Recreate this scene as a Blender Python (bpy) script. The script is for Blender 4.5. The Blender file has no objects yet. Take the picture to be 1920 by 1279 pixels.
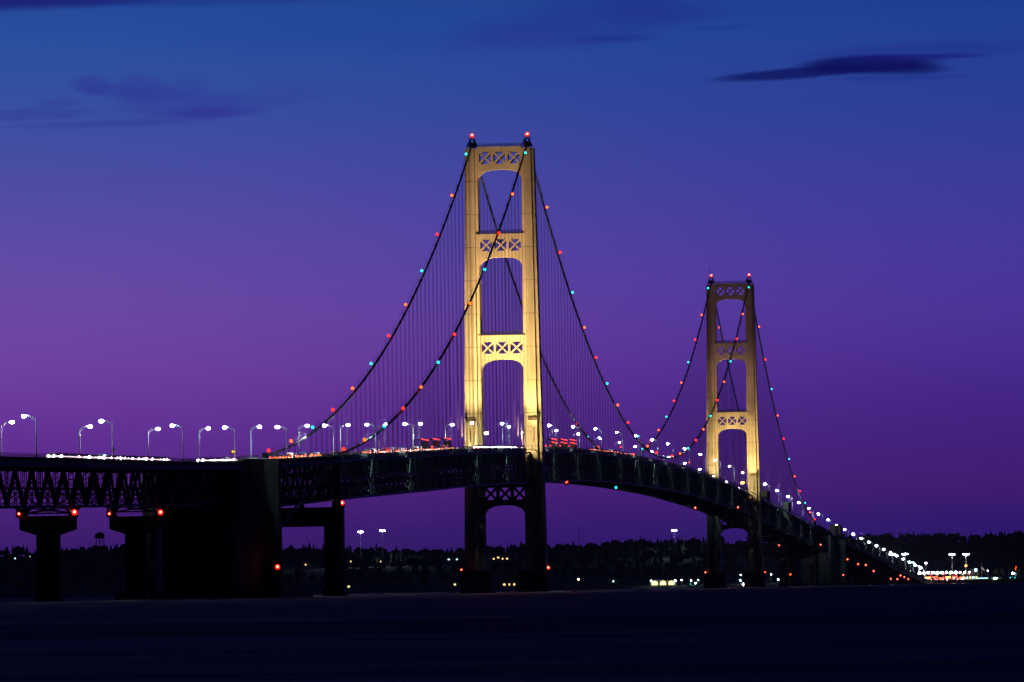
import bpy, bmesh, math, random
from math import sin, cos, tan, atan2, sqrt, pi, radians, degrees, exp
from mathutils import Vector, Matrix
from mathutils.geometry import tessellate_polygon
random.seed(7)
HAZE = 2.5e-5
R = random.Random(11)

# ------------------------------------------------------------------ camera
scn = bpy.context.scene
CX, CY, CZ = 267.016, -3036.974, 1.8
F, YAW, PIT, ROLL = 12414.0, 0.1068186, 0.0373775, -0.0155
d = Vector((-sin(YAW), cos(YAW), 0)); rr = Vector((cos(YAW), sin(YAW), 0)); uu = Vector((0, 0, 1))
d2 = d*cos(PIT)+uu*sin(PIT); u2 = -d*sin(PIT)+uu*cos(PIT)
r3 = rr*cos(ROLL)+u2*sin(ROLL); u3 = -rr*sin(ROLL)+u2*cos(ROLL)
CAM = Vector((CX, CY, CZ))
cam = bpy.data.cameras.new('camera'); co = bpy.data.objects.new('camera', cam)
scn.collection.objects.link(co); scn.camera = co
m = Matrix(((r3.x, u3.x, -d2.x, CX), (r3.y, u3.y, -d2.y, CY), (r3.z, u3.z, -d2.z, CZ), (0, 0, 0, 1)))
co.matrix_world = m
cam.sensor_width = 36; cam.lens = F/1920*36; cam.clip_start = 1; cam.clip_end = 40000

def ray(px, py): return d2 + r3*((px-960)/F) + u3*((639.5-py)/F)
def atY(px, py, Y):
    v = ray(px, py); t = (Y-CY)/v.y; return CAM+v*t
def atX(px, py, X):
    v = ray(px, py); t = (X-CX)/v.x; return CAM+v*t
def azel(px, py):
    v = ray(px, py); return degrees(atan2(-v.x, v.y)), degrees(atan2(v.z, sqrt(v.x*v.x+v.y*v.y)))

scn.render.engine = 'CYCLES'
scn.view_settings.view_transform = 'Standard'; scn.view_settings.look = 'None'
scn.view_settings.exposure = 0; scn.view_settings.gamma = 1
scn.cycles.use_denoising = True
scn.cycles.max_bounces = 4; scn.cycles.diffuse_bounces = 2; scn.cycles.glossy_bounces = 2
scn.cycles.use_light_tree = True
scn.cycles.sample_clamp_indirect = 3
scn.cycles.caustics_reflective = False; scn.cycles.caustics_refractive = False

def lin(c):
    return tuple(((x/255)/12.92 if x/255 <= .04045 else ((x/255+.055)/1.055)**2.4) for x in c)+(1,)

# ------------------------------------------------------------------ world: blue-hour sky
wd = bpy.data.worlds.new('World'); scn.world = wd; wd.use_nodes = True
nt = wd.node_tree; N = nt.nodes; L = nt.links
for n in list(N): N.remove(n)
def mth(op, a, b=None, c=None, clamp=False):
    n = N.new('ShaderNodeMath'); n.operation = op; n.use_clamp = clamp
    for i, x in enumerate((a, b, c)):
        if x is None: continue
        if isinstance(x, (int, float)): n.inputs[i].default_value = x
        else: L.new(x, n.inputs[i])
    return n.outputs[0]
tc = N.new('ShaderNodeTexCoord')
nrm = N.new('ShaderNodeVectorMath'); nrm.operation = 'NORMALIZE'; L.new(tc.outputs['Generated'], nrm.inputs[0])
sp = N.new('ShaderNodeSeparateXYZ'); L.new(nrm.outputs[0], sp.inputs[0])
az = mth('MULTIPLY', mth('ARCTAN2', mth('MULTIPLY', sp.outputs[0], -1), sp.outputs[1]), 180/pi)
el = mth('MULTIPLY', mth('ARCSINE', sp.outputs[2]), 180/pi)
def ramp(stops, fac):
    n = N.new('ShaderNodeValToRGB'); e = n.color_ramp.elements
    while len(e) > 1: e.remove(e[0])
    for i, (p, c) in enumerate(stops):
        x = e[0] if i == 0 else e.new(p)
        x.position = p; x.color = c
    L.new(fac, n.inputs[0]); return n.outputs[0]
def P(e): return (e+2)/92
fe = mth('DIVIDE', mth('ADD', el, 2), 92)
LEFT = [(-2, (24, 14, 60)), (0.0, (44, 24, 104)), (0.45, (66, 32, 118)), (0.9, (88, 42, 138)), (1.4, (106, 52, 158)), (1.9, (115, 66, 165)), (2.4, (112, 74, 168)), (3.0, (96, 76, 168)), (3.6, (76, 78, 164)), (4.2, (56, 80, 160)), (4.8, (40, 80, 158)), (5.4, (32, 66, 146)), (9, (14, 34, 98)), (20, (4, 9, 40)), (45, (2, 3, 18)), (90, (1, 2, 12))]
RIGHT = [(-2, (20, 12, 52)), (0.0, (38, 20, 96)), (0.4, (46, 24, 118)), (0.65, (58, 28, 122)), (.92, (76, 32, 126)), (1.15, (68, 33, 130)), (1.6, (70, 38, 138)), (2.2, (78, 50, 153)), (2.8, (72, 56, 156)), (3.5, (58, 60, 154)), (4.2, (42, 62, 150)), (4.9, (30, 64, 147)), (5.4, (26, 58, 138)), (9, (12, 30, 90)), (20, (4, 9, 38)), (45, (2, 3, 17)), (90, (1, 2, 12))]
cl = ramp([(P(e), lin(c)) for e, c in LEFT], fe)
cr = ramp([(P(e), lin(c)) for e, c in RIGHT], fe)
mr = N.new('ShaderNodeMapRange'); mr.interpolation_type = 'SMOOTHSTEP'; L.new(az, mr.inputs[0])
mr.inputs[1].default_value = 1.0; mr.inputs[2].default_value = 11.5; mr.inputs[3].default_value = 0; mr.inputs[4].default_value = 1
def mixc(f, a, b):
    n = N.new('ShaderNodeMix'); n.data_type = 'RGBA'
    for s, x in ((n.inputs[0], f), (n.inputs[6], a), (n.inputs[7], b)):
        if hasattr(x, 'links'): L.new(x, s)
        else: s.default_value = x
    return n.outputs[2]
sky = mixc(mr.outputs[0], cr, cl)
# clouds: soft streaks fixed in the sky (azimuth, elevation in degrees)
nz = N.new('ShaderNodeTexNoise'); nz.noise_dimensions = '2D'
cmb = N.new('ShaderNodeCombineXYZ'); L.new(mth('MULTIPLY', az, .8), cmb.inputs[0]); L.new(mth('MULTIPLY', el, 3.2), cmb.inputs[1])
L.new(cmb.outputs[0], nz.inputs['Vector']); nz.inputs['Scale'].default_value = 1.3; nz.inputs['Detail'].default_value = 9
nz.inputs['Roughness'].default_value = .64
wob = mth('SUBTRACT', nz.outputs[0], .5)
def cloud(px, py, w, h, slope, dens, col, soft=1.0, wv=1.0):
    global sky
    a0, e0 = azel(px, py); w = degrees(w/F); h = degrees(h/F)
    du = mth('DIVIDE', mth('SUBTRACT', a0, az), w)
    ec = mth('SUBTRACT', mth('SUBTRACT', el, e0), mth('MULTIPLY', du, -slope*h))
    dv = mth('DIVIDE', ec, h)
    dv = mth('ADD', dv, mth('MULTIPLY', wob, 2.2*wv)); 
    q = mth('ADD', mth('POWER', mth('ABSOLUTE', du), 2.0), mth('MULTIPLY', dv, dv))
    mm = N.new('ShaderNodeMapRange'); mm.interpolation_type = 'SMOOTHSTEP'
    mm.inputs[1].default_value = 1+soft; mm.inputs[2].default_value = max(0, 1-soft); mm.inputs[3].default_value = 0; mm.inputs[4].default_value = dens*(.66 if px < 1400 and py > 5 else 1)
    L.new(q, mm.inputs[0]); sky = mixc(mm.outputs[0], sky, lin(col))
B1 = (44, 50, 146)
cloud(1630, 121, 125, 17, -.1, .92, (12, 14, 88), .6, .25)
cloud(1500, 137, 150, 10, -.9, .85, (14, 16, 92), .7, .25)
cloud(1700, 130, 75, 10, .05, .75, (14, 16, 92), .9, .3)
cloud(1725, 106, 110, 5, .05, .7, (22, 20, 108), .9, .3)
cloud(1720, 96, 190, 16, -.2, .35, (28, 34, 128), 1, .8)
cloud(1690, 146, 120, 6, 0, .3, (28, 34, 128), 1, .4)
cloud(1150, 73, 70, 7, -.2, .6, (26, 34, 120), 1, .5)
cloud(1350, 52, 60, 5, -.5, .35, (28, 38, 125), 1, .5)
cloud(1100, 40, 220, 42, -.5, .5, (32, 36, 132), 1, .8)
cloud(960, 75, 120, 30, -.5, .35, (46, 46, 138), 1, .8)
cloud(1240, 22, 110, 20, 0, .4, (32, 38, 132), 1, .8)
cloud(172, 160, 34, 17, .2, .75, B1, 1, .6)
cloud(215, 170, 60, 12, .3, .6, B1, 1, .7)
cloud(272, 168, 50, 22, .1, .6, B1, 1, .9)
cloud(350, 165, 40, 22, -.2, .4, B1, 1, 1.0)
cloud(330, 195, 110, 28, .1, .55, B1, 1, .8)
cloud(400, 212, 90, 10, -.1, .8, (46, 48, 146), .9, .4)
cloud(200, 232, 170, 7, -.5, .5, B1, 1, .5)
cloud(110, 193, 40, 8, -.3, .5, B1, 1, .6)
cloud(60, 214, 110, 10, -.5, .6, B1, 1, .6)
cloud(480, 190, 130, 20, -.8, .35, B1, 1, .8)
cloud(40, 0, 300, 17, -.6, .85, (28, 24, 112), .9, .4)
cloud(380, 2, 220, 9, -.1, .4, (26, 40, 128), 1, .4)
cloud(150, 340, 190, 6, -.1, .14, (70, 50, 150), 1, .5)
cloud(360, 342, 90, 5, -.2, .18, (70, 50, 150), 1, .5)
cloud(620, 65, 330, 34, .1, .2, (24, 50, 138), 1, .9)
# the afterglow sits in the north-west; the rest of the sky is night blue
fa = N.new('ShaderNodeMapRange'); fa.interpolation_type = 'SMOOTHSTEP'
L.new(mth('COSINE', mth('MULTIPLY', mth('SUBTRACT', az, 25), pi/180)), fa.inputs[0])
fa.inputs[1].default_value = -.2; fa.inputs[2].default_value = .85; fa.inputs[3].default_value = .05; fa.inputs[4].default_value = 1.06
bg = N.new('ShaderNodeBackground'); out = N.new('ShaderNodeOutputWorld')
L.new(sky, bg.inputs[0]); L.new(fa.outputs[0], bg.inputs[1]); L.new(bg.outputs[0], out.inputs[0])

# ------------------------------------------------------------------ materials
M = {}
def mat(name, col, rough=.7, metal=0, noise=.25, scale=.5, spec=.3, bump=0, col2=None, stretch=(1, 1, 1)):
    m = bpy.data.materials.new(name); m.use_nodes = True; t = m.node_tree; b = t.nodes['Principled BSDF']
    b.inputs['Roughness'].default_value = rough; b.inputs['Metallic'].default_value = metal
    b.inputs['Specular IOR Level'].default_value = spec
    g = t.nodes.new('ShaderNodeNewGeometry'); mp = t.nodes.new('ShaderNodeMapping'); mp.inputs['Scale'].default_value = stretch
    t.links.new(g.outputs['Position'], mp.inputs[0])
    n = t.nodes.new('ShaderNodeTexNoise'); n.inputs['Scale'].default_value = scale; n.inputs['Detail'].default_value = 6; n.inputs['Roughness'].default_value = .65
    t.links.new(mp.outputs[0], n.inputs['Vector'])
    r = t.nodes.new('ShaderNodeValToRGB'); e = r.color_ramp.elements
    c2 = col2 or tuple(x*(1-noise*1.6) for x in col)
    e[0].position = .3; e[0].color = (*c2, 1); e[1].position = .7; e[1].color = (*[min(1, x*(1+noise*.5)) for x in col], 1)
    t.links.new(n.outputs[0], r.inputs[0]); t.links.new(r.outputs[0], b.inputs['Base Color'])
    if bump:
        bp = t.nodes.new('ShaderNodeBump'); bp.inputs['Strength'].default_value = bump; bp.inputs['Distance'].default_value = .1
        t.links.new(n.outputs[0], bp.inputs['Height']); t.links.new(bp.outputs[0], b.inputs['Normal'])
    M[name] = m; return m
def emit(name, col, s):
    m = bpy.data.materials.new(name); m.use_nodes = True; t = m.node_tree
    for n in list(t.nodes): t.nodes.remove(n)
    e = t.nodes.new('ShaderNodeEmission'); o = t.nodes.new('ShaderNodeOutputMaterial')
    e.inputs[0].default_value = (*col, 1); e.inputs[1].default_value = s; t.links.new(e.outputs[0], o.inputs[0]); M[name] = m
mat('ivory', (.55, .47, .34), .55, noise=.22, scale=.12, stretch=(1, 1, .25), bump=.1)
mat('seam', (.12, .08, .05), .8)
mat('green_steel', (.038, .066, .054), .5, noise=.4, scale=.6)
mat('dark_steel', (.02, .02, .024), .6, noise=.3, scale=.8)
mat('cable', (.09, .09, .095), .5, noise=.3, scale=.8)
mat('rope', (.02, .018, .022), .6)
mat('concrete', (.21, .195, .18), .85, noise=.35, scale=.15, bump=.3, stretch=(1, 1, .3))
mat('wet_concrete', (.05, .045, .045), .7, noise=.35, scale=.3)
mat('asphalt', (.05, .05, .05), .9, noise=.2, scale=1)
mat('parapet', (.3, .29, .28), .8, noise=.3, scale=.5)
mat('galvanised', (.36, .36, .39), .45, metal=.2, noise=.15, scale=2)
mat('forest_green', (.035, .045, .022), .95, noise=.5, scale=.05)
mat('bark', (.06, .045, .03), .9)
mat('land', (.04, .045, .03), .95, noise=.4, scale=.01)
mat('turf', (.06, .08, .04), .95, noise=.4, scale=.1)
mat('pale_strip', (.3, .27, .25), .6, noise=.3, scale=.3)
mat('tarp_green', (.35, .5, .38), .7, noise=.2, scale=.6)
mat('tarp_dark', (.03, .03, .035), .8, noise=.2, scale=.6)
mat('tarp_red', (.3, .12, .1), .8, noise=.3, scale=.4)
mat('siding', (.35, .33, .3), .8, noise=.2, scale=.4)
mat('roofing', (.06, .05, .05), .9, noise=.3, scale=.4)
mat('rubber', (.02, .02, .02), .9)
mat('glass', (.02, .02, .03), .1, spec=.6)
mat('flag_white', (.7, .7, .75), .8)
mat('flag_blue', (.05, .1, .4), .8)
for i, c in enumerate(((.5, .5, .52), (.05, .06, .1), (.35, .03, .03), (.12, .12, .13), (.6, .6, .6), (.04, .1, .2))):
    mat('car_paint_%d' % i, c, .3, noise=.05, spec=.5)
mat('violet_tarpaulin', (.05, .03, .13), .7, noise=.1)
emit('lamp_white', (.85, .97, 1), 420)
emit('lamp_cool', (.5, .88, 1), 320)
emit('lamp_far', (.9, .92, 1), 70)
emit('lamp_green', (.35, 1, .7), 60)
emit('lamp_warm', (1, .75, .45), 60)
emit('lamp_pink', (1, .7, .75), 40)
emit('red', (1, .012, .003), 7)
emit('red_soft', (1, .03, .015), 5)
emit('red_nav', (1, .014, .004), 3)
emit('nav_core', (1, .35, .2), 12)
emit('amber', (1, .075, .004), 6)
emit('teal', (.015, .62, .6), 4)
emit('cyan', (.03, .4, .8), 4.5)
emit('orange_lamp', (1, .25, .03), 30)
emit('headlight', (1, .88, .95), 110)
emit('trail_white', (1, .62, .72), 7)
emit('trail_orange', (1, .22, .03), 5)
emit('taillight', (1, .035, .01), 14)
emit('marker', (1, .04, .03), 5)
emit('amber_strip', (1, .45, .05), 8)
emit('window_warm', (1, .6, .2), 3)
emit('window_cool', (.5, .9, 1), 3)
emit('window_yellow', (1, .85, .35), 2.2)
emit('arrow_amber', (1, .55, .07), 1.6)

# ------------------------------------------------------------------ mesh helpers
COL = scn.collection
WL = {}
class MB:
    def __init__(s): s.v = []; s.f = []
    def add(s, vs, fs):
        o = len(s.v); s.v += [tuple(x) for x in vs]; s.f += [tuple(i+o for i in f) for f in fs]; return s
    def box(s, x0, x1, y0, y1, z0, z1):
        return s.add([(x0, y0, z0), (x1, y0, z0), (x1, y1, z0), (x0, y1, z0), (x0, y0, z1), (x1, y0, z1), (x1, y1, z1), (x0, y1, z1)],
                     [(0, 3, 2, 1), (4, 5, 6, 7), (0, 1, 5, 4), (1, 2, 6, 5), (2, 3, 7, 6), (3, 0, 4, 7)])
    def beam(s, p, q, w, h=None, up=(0, 0, 1)):
        h = h or w; p = Vector(p); q = Vector(q); t = (q-p).normalized(); up = Vector(up)
        if abs(t.dot(up)) > .99: up = Vector((0, 1, 0))
        a = t.cross(up).normalized()*w/2; b = a.cross(t).normalized()*h/2
        vs = [p-a-b, p+a-b, p+a+b, p-a+b, q-a-b, q+a-b, q+a+b, q-a+b]
        return s.add(vs, [(0, 3, 2, 1), (4, 5, 6, 7), (0, 1, 5, 4), (1, 2, 6, 5), (2, 3, 7, 6), (3, 0, 4, 7)])
    def tube(s, pts, r, n=6, cap=True):
        pts = [Vector(p) for p in pts]; rs = r if isinstance(r, (list, tuple)) else [r]*len(pts); o = len(s.v)
        for i, p in enumerate(pts):
            t = (pts[min(i+1, len(pts)-1)]-pts[max(i-1, 0)]).normalized()
            up = Vector((0, 0, 1)) if abs(t.z) < .95 else Vector((0, 1, 0))
            a = t.cross(up).normalized(); b = a.cross(t)
            for k in range(n):
                an = 2*pi*k/n; s.v.append(tuple(p+(a*cos(an)+b*sin(an))*rs[i]))
        for i in range(len(pts)-1):
            for k in range(n):
                s.f.append((o+i*n+k, o+i*n+(k+1) % n, o+(i+1)*n+(k+1) % n, o+(i+1)*n+k))
        if cap:
            s.f.append(tuple(o+k for k in range(n))[::-1]); s.f.append(tuple(o+(len(pts)-1)*n+k for k in range(n)))
        return s
    def ball(s, c, rx, ry=None, rz=None, n=8, m=5):
        ry = ry or rx; rz = rz or rx; o = len(s.v); c = Vector(c)
        s.v.append((c.x, c.y, c.z+rz))
        for i in range(1, m):
            t = pi*i/m
            for k in range(n):
                a = 2*pi*k/n; s.v.append((c.x+rx*sin(t)*cos(a), c.y+ry*sin(t)*sin(a), c.z+rz*cos(t)))
        s.v.append((c.x, c.y, c.z-rz)); e = len(s.v)-1
        for k in range(n): s.f.append((o, o+1+k, o+1+(k+1) % n)); s.f.append((e, e-n+(k+1) % n, e-n+k))
        for i in range(m-2):
            for k in range(n):
                a = o+1+i*n; s.f.append((a+k, a+n+k, a+n+(k+1) % n, a+(k+1) % n))
        return s
    def prism(s, poly, axis, a0, a1, holes=()):
        """poly: 2D outline; axis 'x'|'y'|'z' extrusion"""
        def P3(u, v, a): return {'x': (a, u, v), 'y': (u, a, v), 'z': (u, v, a)}[axis]
        loops = [list(poly)]+[list(h) for h in holes]
        tris = tessellate_polygon([[Vector((u, v, 0)) for u, v in l] for l in loops])
        flat = [p for l in loops for p in l]; n = len(flat); o = len(s.v)
        for a in (a0, a1): s.v += [P3(u, v, a) for u, v in flat]
        for t in tris: s.f.append(tuple(o+i for i in t)); s.f.append(tuple(o+n+i for i in t[::-1]))
        b = o
        for l in loops:
            k = len(l)
            for i in range(k): s.f.append((b+i, b+(i+1) % k, b+n+(i+1) % k, b+n+i))
            b += k
        return s
    def mesh(s, name, mt, off=Vector((0, 0, 0)), smooth=False):
        me = bpy.data.meshes.new(name)
        me.from_pydata([(x-off[0], y-off[1], z-off[2]) for x, y, z in s.v], [], s.f)
        bm = bmesh.new(); bm.from_mesh(me); bmesh.ops.recalc_face_normals(bm, faces=bm.faces); bm.to_mesh(me); bm.free()
        me.materials.append(M[mt])
        if smooth: me.polygons.foreach_set('use_smooth', [True]*len(me.polygons))
        return me
def props(o, label=None, cat=None, group=None, kind=None):
    if label: o['label'] = label
    if cat: o['category'] = cat
    if group: o['group'] = group
    if kind: o['kind'] = kind
    return o
def thing(name, label, cat, loc, group=None):
    o = bpy.data.objects.new(name, None); COL.objects.link(o); o.location = loc; o.empty_display_size = 1
    WL[o] = Vector(loc); return props(o, label, cat, group)
def part(name, mb, mt, parent, smooth=False, kind=None, label=None):
    off = WL[parent]; o = bpy.data.objects.new(name, mb.mesh(name, mt, off, smooth)); COL.objects.link(o); o.parent = parent
    WL[o] = off; return props(o, label=label, kind=kind)
def solo(name, mb, mt, label, cat, loc=(0, 0, 0), group=None, smooth=False):
    o = bpy.data.objects.new(name, mb.mesh(name, mt, Vector(loc), smooth)); COL.objects.link(o); o.location = loc
    WL[o] = Vector(loc); return props(o, label, cat, group)
def struct(name, mb, mt, smooth=False, kind='structure'):
    o = bpy.data.objects.new(name, mb.mesh(name, mt, smooth=smooth)); COL.objects.link(o); WL[o] = Vector((0, 0, 0)); return props(o, kind=kind)
def inst(name, me, parent, loc, scale=None):
    o = bpy.data.objects.new(name, me); COL.objects.link(o); o.parent = parent; o.location = Vector(loc)-WL[parent]
    if scale: o.scale = scale
    WL[o] = Vector(loc); return o
def dup(o, loc, rz=0, label=None, parent=None):
    c = o.copy(); COL.objects.link(c)
    if parent is None:
        c.location = loc; c.rotation_euler.z = rz
        if label: c['label'] = label
    else: c.parent = parent
    for ch in o.children: dup(ch, None, 0, None, c)
    return c
ORD = ['first', 'second', 'third', 'fourth', 'fifth', 'sixth', 'seventh', 'eighth', 'ninth', 'tenth', 'eleventh', 'twelfth', 'thirteenth', 'fourteenth', 'fifteenth', 'sixteenth', 'seventeenth', 'eighteenth', 'nineteenth', 'twentieth', 'twenty-first', 'twenty-second', 'twenty-third', 'twenty-fourth', 'twenty-fifth']

# ------------------------------------------------------------------ bridge alignment
T = 579.12; BY = 1127.8; PAN = 11.8865; CBX = 10.36; WATER = .4
PROF = [(-1900, 29.0), (-1669, 31.9), (-1626, 32.5), (-1423, 35.1), (-1340, 36.5), (-1254, 38.5), (-1105, 42.5), (-921, 47.1), (-767, 51.0), (-590, 54.5), (-450, 57.1), (-344, 58.7), (-201, 59.8), (-67, 60.1), (19, 60.0), (155, 59.4), (244, 58.4), (434, 55.8), (613, 52.0), (864, 46.2), (1156, 38.8), (1437, 31.0), (1739, 24.2), (2104, 16.4), (2452, 9.0), (2650, 4.6), (2760, 3.6), (3100, 3.6)]
def prof(y):
    p = PROF
    if y <= p[0][0]: return p[0][1]
    for i in range(len(p)-1):
        if y <= p[i+1][0]:
            x0, z0 = p[i]; x1, z1 = p[i+1]; t = (y-x0)/(x1-x0)
            m0 = (z1-p[i-1][1])/(x1-p[i-1][0]) if i else (z1-z0)/(x1-x0)
            m1 = (p[i+2][1]-z0)/(p[i+2][0]-x0) if i+2 < len(p) else (z1-z0)/(x1-x0)
            h = x1-x0; t2 = t*t; t3 = t2*t
            return (2*t3-3*t2+1)*z0+(t3-2*t2+t)*h*m0+(-2*t3+3*t2)*z1+(t3-t2)*h*m1
    return p[-1][1]
def road(y): return prof(y)-1.0
def cable_z(y):
    a = abs(y)
    if a <= T: return 60.9+3.2e-4*y*y
    s = a-T
    if s <= 549: return 168.3-.4053*s+3.178e-4*s*s-(.0 if y < 0 else .9*s/549)
    z0 = 168.3-.4053*549+3.178e-4*549**2
    return z0-(s-549)*.19

# ------------------------------------------------------------------ water, far land
w = MB()
w.add([(-9000, -3300, WATER), (9000, -3300, WATER), (9000, 9000, WATER), (-9000, 9000, WATER)], [(0, 1, 2, 3)])
water = struct('water', w, 'glass')
wm = bpy.data.materials.new('lake_water'); wm.use_nodes = True; t = wm.node_tree; b = t.nodes['Principled BSDF']
b.inputs['Base Color'].default_value = (.003, .002, .012, 1); b.inputs['Roughness'].default_value = .42; b.inputs['Specular IOR Level'].default_value = .05
g = t.nodes.new('ShaderNodeNewGeometry')
def noise_h(sx, sy, sc, det, rot=.08):
    mp = t.nodes.new('ShaderNodeMapping'); mp.inputs['Scale'].default_value = (sx, sy, 1); mp.inputs['Rotation'].default_value = (0, 0, rot)
    t.links.new(g.outputs['Position'], mp.inputs[0]); n = t.nodes.new('ShaderNodeTexNoise'); n.inputs['Scale'].default_value = sc; n.inputs['Detail'].default_value = det
    t.links.new(mp.outputs[0], n.inputs[0]); return n.outputs[0]
n1 = noise_h(.12, 1, .03, 5); n2 = noise_h(.25, 1, .35, 4, -.05)
rp = t.nodes.new('ShaderNodeValToRGB'); rp.color_ramp.elements[0].position = .35; rp.color_ramp.elements[0].color = (.33, .33, .33, 1); rp.color_ramp.elements[1].position = .7; rp.color_ramp.elements[1].color = (.6, .6, .6, 1)
t.links.new(n1, rp.inputs[0])
bp = t.nodes.new('ShaderNodeBump'); bp.inputs['Strength'].default_value = .5; bp.inputs['Distance'].default_value = .35
t.links.new(n2, bp.inputs['Height'])
bp2 = t.nodes.new('ShaderNodeBump'); bp2.inputs['Strength'].default_value = .6; bp2.inputs['Distance'].default_value = 2.5
t.links.new(n1, bp2.inputs['Height']); t.links.new(bp.outputs[0], bp2.inputs['Normal']); t.links.new(bp2.outputs[0], b.inputs['Normal'])
# wind-roughened water: only part of the surface mirrors the low sky, the rest is dark
df = t.nodes.new('ShaderNodeBsdfDiffuse'); df.inputs[0].default_value = (.016, .007, .026, 1)
gl_ = t.nodes.new('ShaderNodeBsdfGlossy'); gl_.inputs['Roughness'].default_value = .42
cr2 = t.nodes.new('ShaderNodeValToRGB'); cr2.color_ramp.elements[0].position = .38; cr2.color_ramp.elements[0].color = (.12, .07, .11, 1); cr2.color_ramp.elements[1].position = .72; cr2.color_ramp.elements[1].color = (.5, .3, .42, 1)
n3 = noise_h(.2, 1, .12, 6, .03)
mx3 = t.nodes.new('ShaderNodeMath'); mx3.operation = 'ADD'; q1 = t.nodes.new('ShaderNodeMath'); q1.operation = 'MULTIPLY'; q1.inputs[1].default_value = .5
q2 = t.nodes.new('ShaderNodeMath'); q2.operation = 'MULTIPLY'; q2.inputs[1].default_value = .5
t.links.new(n1, q1.inputs[0]); t.links.new(n3, q2.inputs[0]); t.links.new(q1.outputs[0], mx3.inputs[0]); t.links.new(q2.outputs[0], mx3.inputs[1])
t.links.new(mx3.outputs[0], cr2.inputs[0]); t.links.new(cr2.outputs[0], gl_.inputs[0]); t.links.new(bp2.outputs[0], gl_.inputs['Normal'])
ad = t.nodes.new('ShaderNodeAddShader'); t.links.new(df.outputs[0], ad.inputs[0]); t.links.new(gl_.outputs[0], ad.inputs[1])
t.links.new(ad.outputs[0], t.nodes['Material Output'].inputs[0])
water.data.materials[0] = wm

SHORE = 2860
def shore_y(x): return SHORE+ 18*sin(x*.011)+ (max(0, -x-60)*.30 if x < -60 else 0)
def land_z(x, y):
    s = y-shore_y(x)
    if s < 0: return -1.0
    base = 1.6 + 1.6*min(1, s/40)
    h = 0 if s < 130 else (s-130)
    k = 55+6*sin(x*.0041+1)+4*sin(x*.011+.3)+2.5*sin(x*.026)
    if x > -60: k -= 5
    return base + k*(1-exp(-(h/1500.0)**1.25)) + 2*sin(x*.012+y*.004)*min(1, h/400)
def on_land(px, py):
    v = ray(px, py); t = 5500
    while t < 9500:
        p = CAM+v*(t/v.dot(d)*1.0)
        if land_z(p.x, p.y) > p.z: return Vector((p.x, p.y, land_z(p.x, p.y)))
        t += 4
    return Vector((p.x, p.y, land_z(p.x, p.y)))
gx = [-2600+40*i for i in range(98)]; gy = [-30, 0, 12, 30, 60, 120, 200, 320, 450, 600, 800, 1000, 1250, 1500, 1800, 2200, 2700, 3300]
w = MB(); vs = []; fs = []
for x in gx:
    for q in gy: vs.append((x, shore_y(x)+q, land_z(x, shore_y(x)+q) if q > 0 else (-.6 if q < 0 else 1.0)))
n = len(gy)
for i in range(len(gx)-1):
    for j in range(n-1): a = i*n+j; fs.append((a, a+n, a+n+1, a+1))
w.add(vs, fs); struct('far_shore', w, 'land', smooth=True)
w = MB().add([(-8900, 6100, -2), (8900, 6100, -2), (8900, 8950, 5), (-8900, 8950, 5)], [(0, 1, 2, 3)])
struct('ground', w, 'land')

# lights and houses along the far shore: (px, py)
HOUSES = [(573, 1062, 'one', 'window_warm'), (658, 1056, 'one', 'window_yellow'), (714, 1056, 'two', 'window_warm'), (849, 1052, 'wide', 'window_cool'), (930, 1051, 'lodge', 'window_warm'),
          (654, 1104, 'one', 'window_yellow'), (853, 1100, 'one', 'window_yellow'), (955, 1100, 'two', 'window_warm'), (1085, 1091, 'one', 'window_warm'), (1150, 1094, 'one', 'window_cool'), (22, 1050, 'two', 'window_cool'), (56, 1047, 'one', 'window_cool')]
house_pos = [on_land(px, py) for px, py, *_ in HOUSES]
clear = [(p.x, p.y) for p in house_pos]
MASTS = [(676, 998, 1), (717, 995, 1), (1264, 995, 1), (1085, 991, 0), (1282, 993, 0)]
# ---- forest
def conifer(mb, x, y, z, h, r, rg, n=6):
    for i in range(4):
        z0 = z+h*(.12+.2*i); z1 = z0+h*(.38 if i < 3 else .28); rad = r*(1-.22*i); o = len(mb.v)
        for k in range(n):
            a = 2*pi*(k+.5*(i % 2))/n; q = rad*(1+rg.uniform(-.3, .3)); mb.v.append((x+q*cos(a), y+q*sin(a), z0+rg.uniform(-.05, .05)*h))
        mb.v.append((x+rg.uniform(-.1, .1)*r, y, min(z1, z+h)))
        for k in range(n): mb.f.append((o+k, o+(k+1) % n, o+n))
def broadleaf(mb, x, y, z, h, r, rg):
    for i in range(3):
        cx, cy, cz = x+rg.uniform(-.5, .5)*r, y+rg.uniform(-.3, .3)*r, z+h*rg.uniform(.45, .72); n, mm = 7, 4; s = r*rg.uniform(.55, .8); o = len(mb.v)
        mb.v.append((cx, cy, cz+s*rg.uniform(.8, 1.2)))
        for a in range(1, mm):
            tt = pi*a/mm
            for k in range(n):
                q = s*rg.uniform(.7, 1.2); an = 2*pi*k/n
                mb.v.append((cx+q*sin(tt)*cos(an), cy+q*sin(tt)*sin(an), cz+q*cos(tt)))
        mb.v.append((cx, cy, cz-s)); e = len(mb.v)-1
        for k in range(n): mb.f.append((o, o+1+k, o+1+(k+1) % n)); mb.f.append((e, e-n+(k+1) % n, e-n+k))
        for a in range(mm-2):
            for k in range(n): q = o+1+a*n; mb.f.append((q+k, q+n+k, q+n+(k+1) % n, q+(k+1) % n))
fr = random.Random(3); w = MB()
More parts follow.
